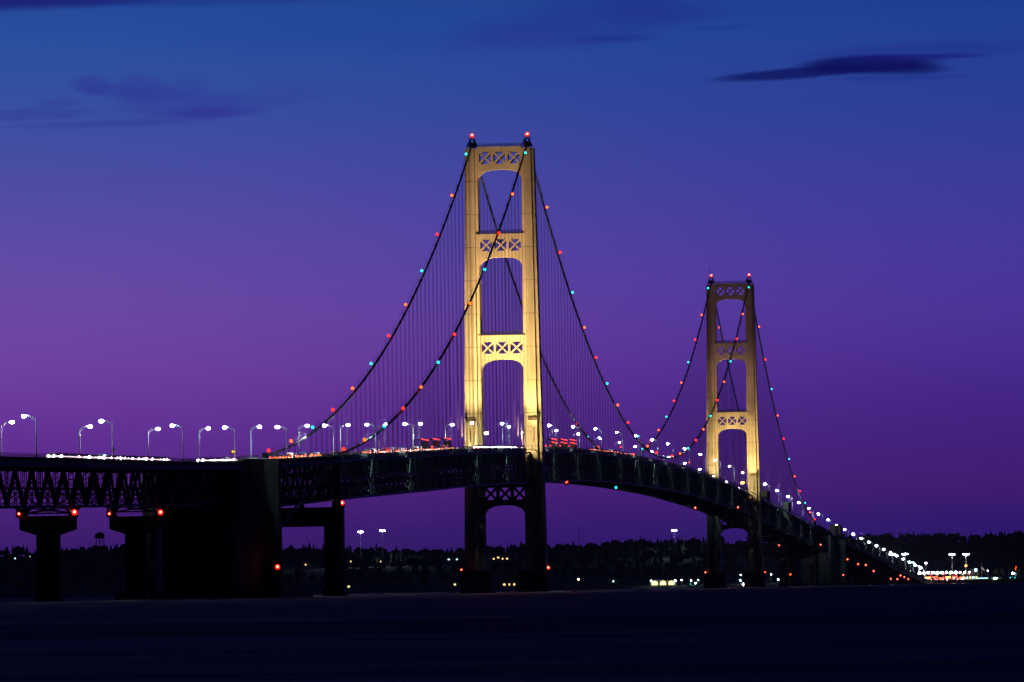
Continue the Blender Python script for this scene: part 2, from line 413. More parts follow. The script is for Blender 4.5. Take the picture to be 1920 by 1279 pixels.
for row in range(26):
    q = 150+row*105
    x = -1500.0
    while x < 420:
        y = shore_y(x)+q+fr.uniform(-40, 40)
        dist = y-CY
        axis = atan2(-(x-CX), dist)
        if -.01 < axis-.02 and axis < .21:
            ok = all(not (abs((cx-CX)/(cy-CY)*dist+CX-x) < 26 and -20 < cy-y+0 < 900 and cy+25 > y) for cx, cy in clear)
            if x > -40 and q < 330: ok = False
            if ok:
                h = fr.uniform(6.5, 16)
                if fr.random() < .55: conifer(w, x, y, land_z(x, y)-.5, h*1.12, h*.24, fr)
                else: broadleaf(w, x, y, land_z(x, y)-.5, h, h*.42, fr)
        x += fr.uniform(5.5, 13) if row > 9 else fr.uniform(10, 24)
struct('forest', w, 'forest_green', kind='stuff')
o = [x for x in COL.objects if x.name == 'forest'][0]
props(o, 'dark wood covering the hills of the far shore', 'forest')
# single trees that stand above the skyline
SKY_TREES = [(1738, 1008), (1742, 1007), (1595, 1009), (1633, 1011), (1645, 1012), (1861, 1012), (1873, 1013), (1895, 1013), (12, 1024), (50, 1023), (208, 1021), (232, 1025), (1075, 1014), (1201, 1012), (1230, 1013), (545, 1018), (580, 1016), (978, 1014), (1380, 1012)]
wherel = ['left of the toll plaza masts', 'right of its twin pine', 'just right of the north anchorage', 'above the lower north approach', 'above the last street lamps', 'near the right edge', 'a little left of the right edge', 'at the far right edge', 'at the far left edge', 'left of the hammerhead pier', 'right of the water tower', 'beside the anchorage', 'under the main span', 'under the middle of the main span', 'left of the lamp mast under the main span', 'behind the south bent opening', 'in the south bent opening near its right post', 'inside the south tower arch', 'inside the north tower arch']
for (px, py), wh in zip(SKY_TREES, wherel):
    p = min((atY(px, py, 3300+60*q) for q in range(45)), key=lambda p: abs(p.z-land_z(p.x, p.y)-15)); z0 = land_z(p.x, p.y)
    h = min(19, max(9, p.z-z0))
    tr = thing('pine_tree', 'tall dark pine standing above the skyline ' + wh, 'tree', (p.x, p.y, z0), 'pines on the skyline')
    part('trunk', MB().tube([(p.x, p.y, z0-6), (p.x, p.y, z0+h*.9)], [.35, .08], 6), 'bark', tr)
    cr_ = MB(); conifer(cr_, p.x, p.y, z0-1, h+1, h*.27, fr, 8); conifer(cr_, p.x+.4, p.y, z0+h*.1, h*.85, h*.22, fr, 7); part('crown', cr_, 'forest_green', tr)

# ------------------------------------------------------------------ piers, anchorages, bents
def hammer_pier(y, label, ztop, rail=True, half=6.4, g='hammerhead piers of the approach spans'):
    t = thing('bridge_pier', label, 'pier', (0, y, 0), g)
    zc = ztop; s = half*.4
    part('pier_cap', MB().prism([(-half, zc), (half, zc), (half, zc-3.1), (s, zc-4.4), (-s, zc-4.4), (-half, zc-3.1)], 'y', y-1.6, y+1.6), 'concrete', t)
    if zc-4.4 > 2.6: part('pier_shaft', MB().box(-s, s, y-1.5, y+1.5, 2.4, zc-4.42), 'concrete', t)
    part('pier_footing', MB().box(-s-.4, s+.4, y-2, y+2, -3, 2.4), 'wet_concrete', t)
    for sx in (-1, 1):
        part('bearing', MB().prism([(sx*5.6-1.0, zc), (sx*5.6+1.0, zc), (sx*5.6+.45, zc+1.15), (sx*5.6-.45, zc+1.15)], 'y', y-.5, y+.5), 'dark_steel', t)
    if rail:
        rb = MB().box(-4.4, 4.4, y-1.5, y-1.44, zc+1.05, zc+1.13).box(-4.4, 4.4, y-1.5, y-1.44, zc+.5, zc+.56)
        for k in range(6): rb.box(-4.4+k*1.75, -4.34+k*1.75, y-1.52, y-1.42, zc, zc+1.13)
        part('pier_railing', rb, 'dark_steel', t)
    return t
hammer_pier(-1545.5, 'dark hammerhead pier standing alone at the far left', 20.0)
hammer_pier(-1423, 'dark hammerhead pier just in front of the black south anchorage', 21.1)
hammer_pier(-1668, 'dark hammerhead pier beyond the left frame edge under the first span', 18.0)

def anchorage(y0, ys, ye, label, ztop):
    """y0: face of the side pylon; body from ys to ye"""
    t = thing('cable_anchorage', label, 'anchorage', (0, y0, 0), 'cable anchorages')
    yw = y0-20; XW = 9.1
    if ys > yw: ys = yw
    zw0, zw1 = road(yw)+.9, road(y0)+.9
    pl = [(-XW, yw), (XW, yw), (14.3, y0), (14.0, y0+5.2), (14, ye), (-14, ye), (-14, y0+5.2), (-14.3, y0)]
    n = len(pl); mb = MB()
    zz = [zw0-.9, zw0-.9, zw1-.9, road(y0+5)-.1, road(ye)-.1, road(ye)-.1, road(y0+5)-.1, zw1-.9]
    vs = [(x, y, 2.4) for x, y in pl]+[(x, y, z) for (x, y), z in zip(pl, zz)]
    mb.add(vs, [tuple(range(n))[::-1], tuple(range(n, 2*n))]+[(i, (i+1) % n, n+(i+1) % n, n+i) for i in range(n)])
    part('anchor_block', mb, 'concrete', t)
    for sx in (-1, 1):
        part('pylon', MB().box(*sorted((sx*14.32, sx*18.3)), y0, y0+5, 2.4, road(y0)+.9), 'concrete', t)
        # sloping buttress wall below the stair
        q = MB(); a, b_ = Vector((sx*(XW+.02), yw+.1, 0)), Vector((sx*14.32, y0-.05, 0)); o2 = Vector((sx*.7, 0, 0))
        za, zb = zw0-.2, zw1-8.6
        q.add([(*(a)[:2], 2.4), (*(a+o2)[:2], 2.4), (*(b_+o2)[:2], 2.4), (*(b_)[:2], 2.4), (*(a)[:2], za), (*(a+o2)[:2], za), (*(b_+o2)[:2], zb), (*(b_)[:2], zb)],
              [(0, 3, 2, 1), (4, 5, 6, 7), (0, 1, 5, 4), (1, 2, 6, 5), (2, 3, 7, 6), (3, 0, 4, 7)])
        part('buttress_wall', q, 'concrete', t)
        rl = MB(); A = a+o2*.8; B = b_+o2*.8
        for hh in (.5, 1.1): rl.beam((A.x, A.y, za+hh), (B.x, B.y, zb+hh), .09)
        for k in range(7):
            f = k/6; c = A.lerp(B, f); z = za+(zb-za)*f; rl.beam((c.x, c.y, z), (c.x, c.y, z+1.15), .1)
        part('stair_railing', rl, 'dark_steel', t)
        pp = MB(); pp.add([(sx*11.9, yw, zw0-.9), (sx*12.12, yw, zw0-.9), (sx*14.3, y0, zw1-.9), (sx*14.1, y0, zw1-.9), (sx*11.9, yw, zw0), (sx*12.12, yw, zw0), (sx*14.3, y0, zw1), (sx*14.1, y0, zw1)],
                          [(0, 3, 2, 1), (4, 5, 6, 7), (0, 1, 5, 4), (1, 2, 6, 5), (2, 3, 7, 6), (3, 0, 4, 7)])
        part('parapet', pp, 'parapet', t)
    part('footing', MB().box(-22, 22, yw-3, ye+6, -3, 2.4), 'wet_concrete', t)
    part('road_slab', MB().box(-11.8, 11.8, yw, ye, 0, .02) if 0 else MB().add([(-11.7, yw, road(yw)), (11.7, yw, road(yw)), (11.7, ye, road(ye)), (-11.7, ye, road(ye)), (-11.7, yw, road(yw)-.04), (11.7, yw, road(yw)-.04), (11.7, ye, road(ye)-.04), (-11.7, ye, road(ye)-.04)], [(0, 1, 2, 3), (7, 6, 5, 4), (0, 4, 5, 1), (1, 5, 6, 2), (2, 6, 7, 3), (3, 7, 4, 0)]), 'asphalt', t)
    return t
anchorage(-1302, -1341, -1271.6, 'massive black concrete anchorage block left of centre with sloping side wall', 37)
anchorage(1318, 1271.6, 1341, 'distant dark concrete anchorage block where the deck runs down to the shore', 33)

def bent(y, label):
    t = thing('cable_bent_pier', label, 'pier', (0, y, 0), 'cable bent piers')
    zc = prof(y)-15.6
    for sx in (-1, 1):
        part('pier_leg', MB().box(*sorted((sx*6.9, sx*12.1)), y-3.2, y+3.2, 2.6, zc), 'concrete', t)
        part('footing', MB().box(*sorted((sx*6.3, sx*12.7)), y-4, y+4, -3, 2.6), 'wet_concrete', t)
        zt = cable_z(y)-.5
        part('cable_post', MB().add([(sx*9.1, y-1.6, zc), (sx*11.8, y-1.6, zc), (sx*11.8, y+1.6, zc), (sx*9.1, y+1.6, zc), (sx*9.7, y-.7, zt), (sx*11.2, y-.7, zt), (sx*11.2, y+.7, zt), (sx*9.7, y+.7, zt)],
                                    [(0, 3, 2, 1), (4, 5, 6, 7), (0, 1, 5, 4), (1, 2, 6, 5), (2, 3, 7, 6), (3, 0, 4, 7)]), 'dark_steel', t)
        part('cable_saddle', MB().box(*sorted((sx*9.5, sx*11.3)), y-1.2, y+1.2, zt, zt+1.3), 'dark_steel', t)
    part('cross_beam', MB().box(-6.88, 6.88, y-2.8, y+2.8, zc-5.6, zc-.02), 'concrete', t)
    part('bearing', MB().prism([(-.9, zc), (.9, zc), (.4, zc+1.2), (-.4, zc+1.2)], 'y', y-.6, y+.6), 'dark_steel', t)
bent(-BY, 'dark portal pier right of the black anchorage carrying the cable kink')
bent(BY, 'dark distant portal pier beyond the north tower')

NPIERS = [(1553, 17.7), (1686, 14.6), (1788, 12.5), (1893, 9.8), (2020, 7.5), (2143, 5.2), (2249, 4.4), (2363, 4.2)]
for i, (y, z) in enumerate(NPIERS):
    hammer_pier(y, 'distant low pier under the north approach, %s beyond the anchorage' % ORD[i], max(4.5, z-1), rail=False, half=6.4, g='piers of the north approach')

# ------------------------------------------------------------------ trusses
def rails(mb_rail, mb_post, x, y0, y1, h=1.0, step=1.6, picket=.07):
    n = max(1, int((y1-y0)/12))
    for i in range(n):
        a = y0+(y1-y0)*i/n; b = y0+(y1-y0)*(i+1)/n
        for q in (h, h*.55): mb_rail.beam((x, a, road(a)+q), (x, b, road(b)+q), .09)
    k = int((y1-y0)/step)
    for i in range(k+1):
        y = y0+(y1-y0)*i/k; mb_post.box(x-picket/2, x+picket/2, y-picket/2, y+picket/2, road(y)-.02, road(y)+h-.05)
def sweep(mb, xs, zoff, ys, th):
    """slab between x0,x1 following the road"""
    x0, x1 = xs; o = len(mb.v)
    for y in ys:
        z = road(y)+zoff; mb.v += [(x0, y, z), (x1, y, z), (x1, y, z-th), (x0, y, z-th)]
    for i in range(len(ys)-1):
        a = o+4*i
        for k in range(4): mb.f.append((a+k, a+(k+1) % 4, a+4+(k+1) % 4, a+4+k))
    mb.f.append((o, o+3, o+2, o+1)); e = o+4*(len(ys)-1); mb.f.append((e, e+1, e+2, e+3)); return mb
vert_me = None
def susp_truss(y0, n, label, rail_h=1.0):
    """stiffening truss, n panels from y0"""
    global vert_me, sway_me
    t = thing('truss_span', label, 'bridge span', (0, y0, 0), 'stiffening truss spans')
    ys = [y0+PAN*i for i in range(n+1)]
    TOP, BOT = -1.3, -12.4
    zt = lambda y: road(y)+TOP
    zb = lambda y: road(y)+BOT
    if vert_me is None:
        v = MB()
        for a in (-.3, .3): v.box(a-.07, a+.07, -.3, .3, BOT+.3, TOP-.35)
        for k in range(9):
            z = BOT+.8+k*1.15; v.box(-.25, .25, -.26, .26, z, z+.36)
        vert_me = v.mesh('vertical', 'green_steel')
        s = MB()
        s.beam((-CBX+.4, 0, BOT), (CBX-.4, 0, BOT), .4)
        s.beam((-CBX+.4, 0, TOP-.2), (CBX-.4, 0, TOP-.2), .35, .45)
        s.beam((-CBX+.4, 0, TOP-4.3), (CBX-.4, 0, TOP-4.3), .5)
        m_ = 8
        for k in range(m_):
            xa = -CBX+.5+(2*CBX-1)*k/m_; xb = -CBX+.5+(2*CBX-1)*(k+1)/m_
            s.beam((xa, 0, TOP-.4 if k % 2 else TOP-4.2), (xb, 0, TOP-4.2 if k % 2 else TOP-.4), .42); s.box(xb-.16, xb+.16, -.15, .15, TOP-4.2, TOP-.4)
        
        for k in (-1, 1): s.beam((k*(CBX-.4), 0, BOT+.2), (k*CBX*.45, 0, TOP-4.3), .28); s.beam((k*.4, 0, BOT+.2), (k*CBX*.45, 0, TOP-4.3), .28); s.box(k*CBX*.45-.12, k*CBX*.45+.12, -.15, .15, BOT, TOP-4.3); s.beam((k*(CBX-.4), 0, TOP-7.5), (k*CBX*.45, 0, BOT+.2), .22)
        s.beam((-CBX+.4, 0, BOT+3.4), (CBX-.4, 0, BOT+3.4), .25)
        sway_me = s.mesh('sway_frame', 'green_steel')
    for sx in (-1, 1):
        x = sx*CBX
        tc_, bc_ = MB(), MB()
        for a, b in zip(ys[:-1], ys[1:]):
            tc_.beam((x, a, zt(a)), (x, b, zt(b)), .6, .62); bc_.beam((x, a, zb(a)), (x, b, zb(b)), .62, .7)
        part('top_chord', tc_, 'green_steel', t); part('bottom_chord', bc_, 'green_steel', t)
        for i, y in enumerate(ys): inst('vertical', vert_me, t, (x, y, road(y)))
        for i in range(n):
            a, b = ys[i], ys[i+1]; up = i % 2 == 0
            p = Vector((x, a, zb(a)+.3 if up else zt(a)-.3)); q = Vector((x, b, zt(b)-.3 if up else zb(b)+.3))
            D = MB()
            for e in (-.33, .33): D.beam(p+Vector((e, 0, 0)), q+Vector((e, 0, 0)), .12, .55)
            for k in range(8):
                c = p.lerp(q, (k+.7)/8.4); D.box(c.x-.27, c.x+.27, c.y-.18, c.y+.18, c.z-.2, c.z+.2)
            part('diagonal', D, 'green_steel', t)
    for y in ys: inst('sway_frame', sway_me, t, (0, y, road(y)))
    lat, st_ = MB(), MB()
    for i in range(n):
        a, b = ys[i], ys[i+1]
        lat.beam((-CBX, a, zb(a)), (CBX, b, zb(b)), .3); lat.beam((CBX, a, zb(a)), (-CBX, b, zb(b)), .3)
    part('bottom_lateral', lat, 'green_steel', t, kind='stuff')
    for x in (-7.6, -5.5, -3.4, -1.2, 1.2, 3.4, 5.5, 7.6): sweep(st_, (x-.14, x+.14), -.32, ys, .7)
    part('stringer', st_, 'green_steel', t, kind='stuff')
    for sx in (-1, 1):
        part('deck_slab', sweep(MB(), sorted((sx*3.7, sx*8.3)), 0, ys, .28), 'asphalt', t)
        part('parapet', sweep(MB(), sorted((sx*8.32, sx*8.58)), .38, ys, 1.05), 'parapet', t)
        rb, pb = MB(), MB(); rails(rb, pb, sx*8.45, ys[0], ys[-1], rail_h, 2.2)
        part('guard_rail', rb, 'galvanised', t); part('rail_post', pb, 'galvanised', t, kind='stuff')
        wk = sweep(MB(), sorted((sx*11.75, sx*12.1)), -.1, ys, .25); part('edge_beam', wk, 'green_steel', t)
    gr = MB()
    for k in range(-9, 10): sweep(gr, (k*.38-.03, k*.38+.03), -.02, ys[::4]+([ys[-1]] if (n % 4) else []), .16)
    part('steel_grating', gr, 'dark_steel', t, kind='stuff')
    return t
susp_truss(-T-PAN*46, 46, 'dark stiffening truss of the side span left of the south tower')
susp_truss(-T+3, 97, 'long dark arching stiffening truss between the two towers')
susp_truss(T+4, 46, 'dark stiffening truss running down beyond the north tower')

def deck_truss(y0, y1, label, depth=10.4, haunch=(True, True), xt=5.6, g='approach deck truss spans', dw=12.1):
    L_ = y1-y0; n = max(4, int(round(L_/10.25/2))*2); ys = [y0+L_*i/n for i in range(n+1)]
    t = thing('approach_span', label, 'bridge span', (0, y0, 0), g)
    zt = lambda y: road(y)-1.9
    def zb(i):
        z = road(ys[i])-depth
        if i == 0 and haunch[0]: z -= 1.5
        if i == n and haunch[1]: z -= 1.5
        return z
    for sx in (-1, 1):
        x = sx*xt; a_, b_ = MB(), MB()
        for i in range(n):
            a_.beam((x, ys[i], zt(ys[i])), (x, ys[i+1], zt(ys[i+1])), .6, .7); b_.beam((x, ys[i], zb(i)), (x, ys[i+1], zb(i+1)), .6, .6)
        part('top_chord', a_, 'dark_steel', t); part('bottom_chord', b_, 'dark_steel', t)
        for i in range(n+1):
            v = MB()
            for e in (-.22, .22): v.beam((x+e, ys[i], zb(i)+.3), (x+e, ys[i], zt(ys[i])-.3), .09, .35)
            for k in range(7):
                f = (k+.8)/7.6; z = zb(i)+(zt(ys[i])-zb(i))*f; v.box(x-.17, x+.17, ys[i]-.12, ys[i]+.12, z-.12, z+.12)
            part('vertical', v, 'dark_steel', t)
        for i in range(n):
            up = i % 2 == 0
            p = Vector((x, ys[i], zb(i)+.3 if not up else zt(ys[i])-.3)); q = Vector((x, ys[i+1], zt(ys[i+1])-.3 if not up else zb(i+1)+.3))
            if haunch[0]: p, q = (Vector((x, ys[i], zb(i)+.3)), Vector((x, ys[i+1], zt(ys[i+1])-.3))) if up else (Vector((x, ys[i], zt(ys[i])-.3)), Vector((x, ys[i+1], zb(i+1)+.3)))
            part('diagonal', MB().beam(p, q, .66, .6), 'dark_steel', t)
    lat = MB()
    for i in range(n+1):
        y = ys[i]; z0 = zb(i); z1 = zt(y)
        f = MB().beam((-xt, y, z0+.1), (0, y, z0+4.1), .15).beam((xt, y, z0+.1), (0, y, z0+4.1), .15).beam((-xt, y, z0+4.1), (0, y, z0+.1), .15).beam((xt, y, z0+4.1), (0, y, z0+.1), .15)
        f.beam((-xt, y, z0+4.15), (xt, y, z0+4.15), .22).beam((-xt, y, z0), (xt, y, z0), .34).beam((-dw+.3, y, z1+.9), (dw-.3, y, z1+.9), .4, .9)
        f.beam((-xt, y, z1-.5), (-1.5, y, z1+.4), .2).beam((xt, y, z1-.5), (1.5, y, z1+.4), .2)
        for sx in (-1, 1): f.beam((sx*xt, y, z1-.3), (sx*(dw-.6), y, z1+.8), .25)
        for sx in (-1, 1):
            f.beam((sx*(xt-2.6), y, z0+4.1), (sx*(xt-2.6), y, z1+.5), .12).beam((sx*(xt-3.2), y, z0+4.1), (sx*(xt-3.2), y, z1+.5), .12)
        part('sway_frame', f, 'dark_steel', t)
        if i < n: lat.beam((-xt, y, z0), (xt, ys[i+1], zb(i+1)), .25).beam((xt, y, z0), (-xt, ys[i+1], zb(i+1)), .25)
    part('bottom_lateral', lat, 'dark_steel', t, kind='stuff')
    part('deck_slab', sweep(MB(), (-dw, dw), 0, ys, .5), 'asphalt', t)
    part('fascia_girder', sweep(sweep(MB(), (dw-.35, dw-.05), -.52, ys, 1.3), (-dw+.05, -dw+.35), -.52, ys, 1.3), 'dark_steel', t)
    st_ = MB()
    for k in range(-4, 5): sweep(st_, (k*2.2-.15, k*2.2+.15), -.52, ys, .8)
    part('stringer', st_, 'dark_steel', t, kind='stuff')
    for sx in (-1, 1):
        part('kerb', sweep(MB(), sorted((sx*(dw-.02), sx*(dw-.5))), .3, ys, .28), 'parapet', t)
        rb, pb = MB(), MB(); rails(rb, pb, sx*(dw-.15), y0, y1, 1.0, 1.25, .08)
        part('guard_rail', rb, 'dark_steel', t); part('rail_post', pb, 'dark_steel', t, kind='stuff')
    return t
deck_truss(-1790, -1668, 'dark approach truss outside the left edge')
deck_truss(-1668, -1545.5, 'first dark approach truss at the left edge, with open railing')
deck_truss(-1545.5, -1423, 'dark approach truss between the two hammerhead piers')
deck_truss(-1423, -1322.2, 'dark approach truss joining the black anchorage', haunch=(True, False))
deck_truss(-1271.4, -BY-3.5, 'short dark truss between the black anchorage and its portal pier', depth=12.4, haunch=(False, False), xt=10.0, g='backstay spans')
deck_truss(BY+3.5, 1271.4, 'short distant truss between the far portal pier and anchorage', depth=12.4, haunch=(False, False), xt=10.0, g='backstay spans')
prev = 1341.2
for i, (y, z) in enumerate(NPIERS[:5]):
    deck_truss(prev, y, 'distant dark approach span, %s beyond the north anchorage' % ORD[i], depth=max(3.5, min(10.4, road(y)-z+.4)), haunch=(False, False)); prev = y
gt = thing('girder_viaduct', 'low dark girder deck dropping to the toll plaza shore', 'bridge span', (0, prev, 0))
ys = [prev+(2770-prev)*i/30 for i in range(31)]
part('deck_slab', sweep(MB(), (-11.6, 11.6), 0, ys, .5), 'asphalt', gt)
g2 = MB()
for x in (-11, -7, -3, 3, 7, 11): sweep(g2, (x-.3, x+.3), -.52, ys, 2.4)
part('girder', g2, 'dark_steel', gt)
for sx in (-1, 1):
    part('parapet', sweep(MB(), sorted((sx*11.62, sx*11.9)), .8, ys, 1.5), 'parapet', gt)
for y in (2480, 2600): hammer_pier(y, 'low pier near the far shore, %s one' % ('nearer' if y < 2500 else 'farther'), road(y)-3.2, rail=False, g='piers of the north approach')

# ------------------------------------------------------------------ towers
def tower(sy, label, roof):
    y0 = sy*T
    t = thing('bridge_tower', label, 'bridge tower', (0, y0, 0), 'suspension towers')
    out_ = lambda z: 15.3-(z-8)*(2.45/159)
    inn = lambda z: 7.6+.7*(z-8)/159
    def cross(z, sx, grow=0):
        o_, i_ = out_(z)+grow, inn(z)-grow; c = (o_+i_)/2; hw = 1.45+(167-z)*.004+grow; k = (167-z)/159
        D1 = 5.4+1.1*k+grow; D2 = 2.9+.8*k+grow
        pts = [(i_, -D2), (c-hw, -D2), (c-hw, -D1), (c+hw, -D1), (c+hw, -D2), (o_, -D2), (o_, D2), (c+hw, D2), (c+hw, D1), (c-hw, D1), (c-hw, D2), (i_, D2)]
        return [(sx*a, y0+b, z) for a, b in pts]
    lv = [8.6]; z = 154.0-12.4*11
    while z < 167: lv.append(z); z += 12.4
    lv.append(167)
    lv = sorted(set(round(a, 2) for a in lv)); lv = [a for i, a in enumerate(lv) if i == 0 or a-lv[i-1] > 4]
    def stack(z0, z1, sx, grow=0):
        a, b = cross(z0, sx, grow), cross(z1, sx, grow); n = 12
        caps = [(0, 1, 10, 11), (1, 2, 3, 4), (4, 5, 6, 7), (7, 8, 9, 10), (1, 4, 7, 10)]
        return MB().add(a+b, [(i, (i+1) % n, n+(i+1) % n, n+i) for i in range(n)]+[tuple(c) for c in caps]+[tuple(k+n for k in c) for c in caps])
    for sx in (-1, 1):
        for a, b in zip(lv[:-1], lv[1:]): part('leg_section', stack(a+.09, b-.09, sx), 'ivory', t)
        for a in lv[1:-1]: part('joint_plate', stack(a-.088, a+.088, sx, -.08), 'seam', t)
        part('caisson', MB().box(*sorted((sx*5.2, sx*16.3)), y0-8.5, y0+8.5, -3, 8.6), 'wet_concrete', t)
        # maintenance hood and door slot just above the deck
        c = (out_(65)+inn(65))/2
        zh = 65.2 if sy < 0 else 62.2
        hd = MB().box(*sorted((sx*(c-1.5), sx*(c+1.75))), y0-6.75, y0-6.0, zh-.9, zh+.35)
        part('hood', hd, 'seam', t)
        part('hood_bracket', MB().prism([(sx*(c+1.9), zh+1.7), (sx*(c+2.75), zh+1.7), (sx*(c+2.75), zh-.2), (sx*(c+2.1), zh-2), (sx*(c+1.9), zh-2)], 'y', y0-5.0, y0-3.2), 'dark_steel', t)
        part('door_slot', MB().box(*sorted((sx*(c+.5), sx*(c+.85))), y0-6.22, y0-5.9, zh-9, zh-3.4), 'seam', t)
        # saddle housing: dark frame, basket
        hs = MB()
        for ex in (-1, 1):
            for ey in (-1, 1): hs.beam((sx*(10.4+ex*1.5), y0+ey*2.2, 167), (sx*(10.4+ex*.6), y0+ey*1.0, 170), .26)
        hs.prism([(sx*9.5, 167), (sx*11.3, 167), (sx*11.1, 168.2), (sx*10.8, 168.8), (sx*10.0, 168.8), (sx*9.7, 168.2)], 'y', y0-2.0, y0+2.0)
        part('saddle_housing', hs, 'dark_steel', t)
        bk = MB().box(*sorted((sx*9.3, sx*11.5)), y0-1.2, y0+1.2, 169.9, 170.02)
        for k in range(6):
            a = -1.1+2.2*k/5
            for e in (-1.2, 1.2): bk.box(sx*10.4+a-.04, sx*10.4+a+.04, y0+e-.04, y0+e+.04, 170, 170.9)
        for e in (-1.2, 1.2): bk.box(*sorted((sx*9.3, sx*11.5)), y0+e-.05, y0+e+.05, 170.85, 170.95)
        part('light_basket', bk, 'galvanised', t)
        part('access_ladder', MB().beam((sx*8.3, y0-1.5, 167.2), (sx*9.4, y0-1.0, 170), .25).beam((sx*12.6, y0-1.5, 166.5), (sx*11.3, y0-1.0, 169.5), .22), 'dark_steel', t)
    # portal struts with crossed openings and arched soffit
    for top, xh, xl, crown in ((167.0, 165.0, 160.5, 158.5), (134.3, 132.3, 127.9, 125.7), (96.4, 93.9, 89.5, 87.4), (42.3, 39.5, 35.0, 32.9)):
        wt, wb = inn(top)-.0, inn(crown-4)
        rise = 4.6; ol = [(-inn(top), top), (inn(top), top)]
        ns = 22; arc = []
        for i in range(ns+1):
            a = pi*i/ns; x = cos(a); zz = (1-abs(x)**2.6)**(1/2.6)
            arc.append((x*inn(crown-rise), crown-rise+rise*zz))
        ol = [(-inn(top), top)]+[(inn(top), top)]+arc
        ol = [p for i, p in enumerate(ol) if i == 0 or (Vector(p)-Vector(ol[i-1])).length > 1e-4]
        holes = []
        H = (xh-xl)/2; zc = (xh+xl)/2; bay = 5.4; b_ = .62
        for k in (-1, 0, 1):
            cx = k*bay+.0; Wd = 2.25
            holes.append([(cx-Wd+b_, zc+H), (cx+Wd-b_, zc+H), (cx+.18, zc+b_*.75), (cx-.18, zc+b_*.75)])
            holes.append([(cx-Wd+b_, zc-H), (cx-.18, zc-b_*.75), (cx+.18, zc-b_*.75), (cx+Wd-b_, zc-H)])
            holes.append([(cx-Wd, zc+H-b_), (cx-b_*.75, zc+.18), (cx-b_*.75, zc-.18), (cx-Wd, zc-H+b_)])
            holes.append([(cx+Wd, zc+H-b_), (cx+Wd, zc-H+b_), (cx+b_*.75, zc-.18), (cx+b_*.75, zc+.18)])
        part('portal_strut', MB().prism(ol, 'y', y0-2.5, y0+2.5, holes), 'ivory', t)
        if top < 160: part('walkway', MB().box(-inn(top)-.9, inn(top)+.9, y0-3.5, y0+3.5, top+.01, top+.35), 'dark_steel', t) if top > 50 else None
        if top > 50:
            zt = top+(.35 if top < 160 else .01); rb = MB()
            for e in (-3.1, 3.1) if top < 160 else (-2.3, 2.3):
                for q in (.55, 1.1): rb.box(-inn(top)+.1, inn(top)-.1, y0+e-.05, y0+e+.05, zt+q-.06, zt+q+.06)
                for k in range(13):
                    x = -inn(top)+.2+k*(2*inn(top)-.4)/12; rb.box(x-.06, x+.06, y0+e-.06, y0+e+.06, zt, zt+1.1)
            part('strut_railing', rb, 'dark_steel', t)
    if roof: part('antenna', MB().tube([(-11.2, y0, 170.9), (-11.2, y0, 176.5)], [.16, .06], 5), 'dark_steel', t)
    return t
tower(-1, 'nearer tall ivory bridge tower brightly floodlit in yellow', False)
tower(1, 'farther ivory bridge tower lit yellow only in its lower half', True)

# ------------------------------------------------------------------ main cables
susp_h = {}
for sx, nm in ((1, 'near eastern'), (-1, 'far western')):
    t = thing('main_cable', '%s main cable sweeping over both towers down to the anchorages' % nm, 'cable', (sx*CBX, 0, 0), 'main cables')
    x = sx*CBX
    segs = [('cable_strand', [-1286, -1250, -1200, -1160]+[-BY+PAN*i*.5 for i in range(93)]), ('cable_strand', [-T+PAN*.5*i for i in range(195)]+[T]), ('cable_strand', [T+PAN*.5*i for i in range(93)]+[1160, 1200, 1250, 1286])]
    for nn, ys in segs: part(nn, MB().tube([(x, y, cable_z(y)) for y in ys], .37, 8), 'cable', t, smooth=True)
    bands = [-T-PAN*i for i in range(1, 46)]+[-T+PAN*i for i in range(1, 97)]+[T+PAN*i for i in range(1, 46)]
    hr, hp = MB(), MB()
    for ys in ([-BY+PAN*i for i in range(47)], [-T+PAN*i for i in range(98)], [T+PAN*i for i in range(47)]):
        for e in (-.45, .45): hr.tube([(x+e, y, cable_z(y)+1.35) for y in ys], .035, 3)
        for y in ys[::2]:
            for e in (-.45, .45): hp.box(x+e-.04, x+e+.04, y-.04, y+.04, cable_z(y)+.2, cable_z(y)+1.4)
    for e in (-.45, .45):
        hr.tube([(x+e, y, cable_z(y)+1.2) for y in (-BY, -1200, -1285)], .035, 3)
    part('hand_rope', hr, 'rope', t); part('rope_stanchion', hp, 'rope', t, kind='stuff')
    for y in bands:
        zc = cable_z(y); zd = road(y)-1.0
        g = (cable_z(y+1)-cable_z(y-1))/2
        v = Vector((0, 1, g)).normalized()*.45
        part('cable_band', MB().tube([Vector((x, y, zc))-v, Vector((x, y, zc))+v], .52, 8), 'cable', t)
        if zc-zd > 2.0: part('suspender', MB().box(x-.2, x-.11, y-.05, y+.05, zd, zc-.3).box(x+.11, x+.2, y-.05, y+.05, zd, zc-.3), 'rope', t)

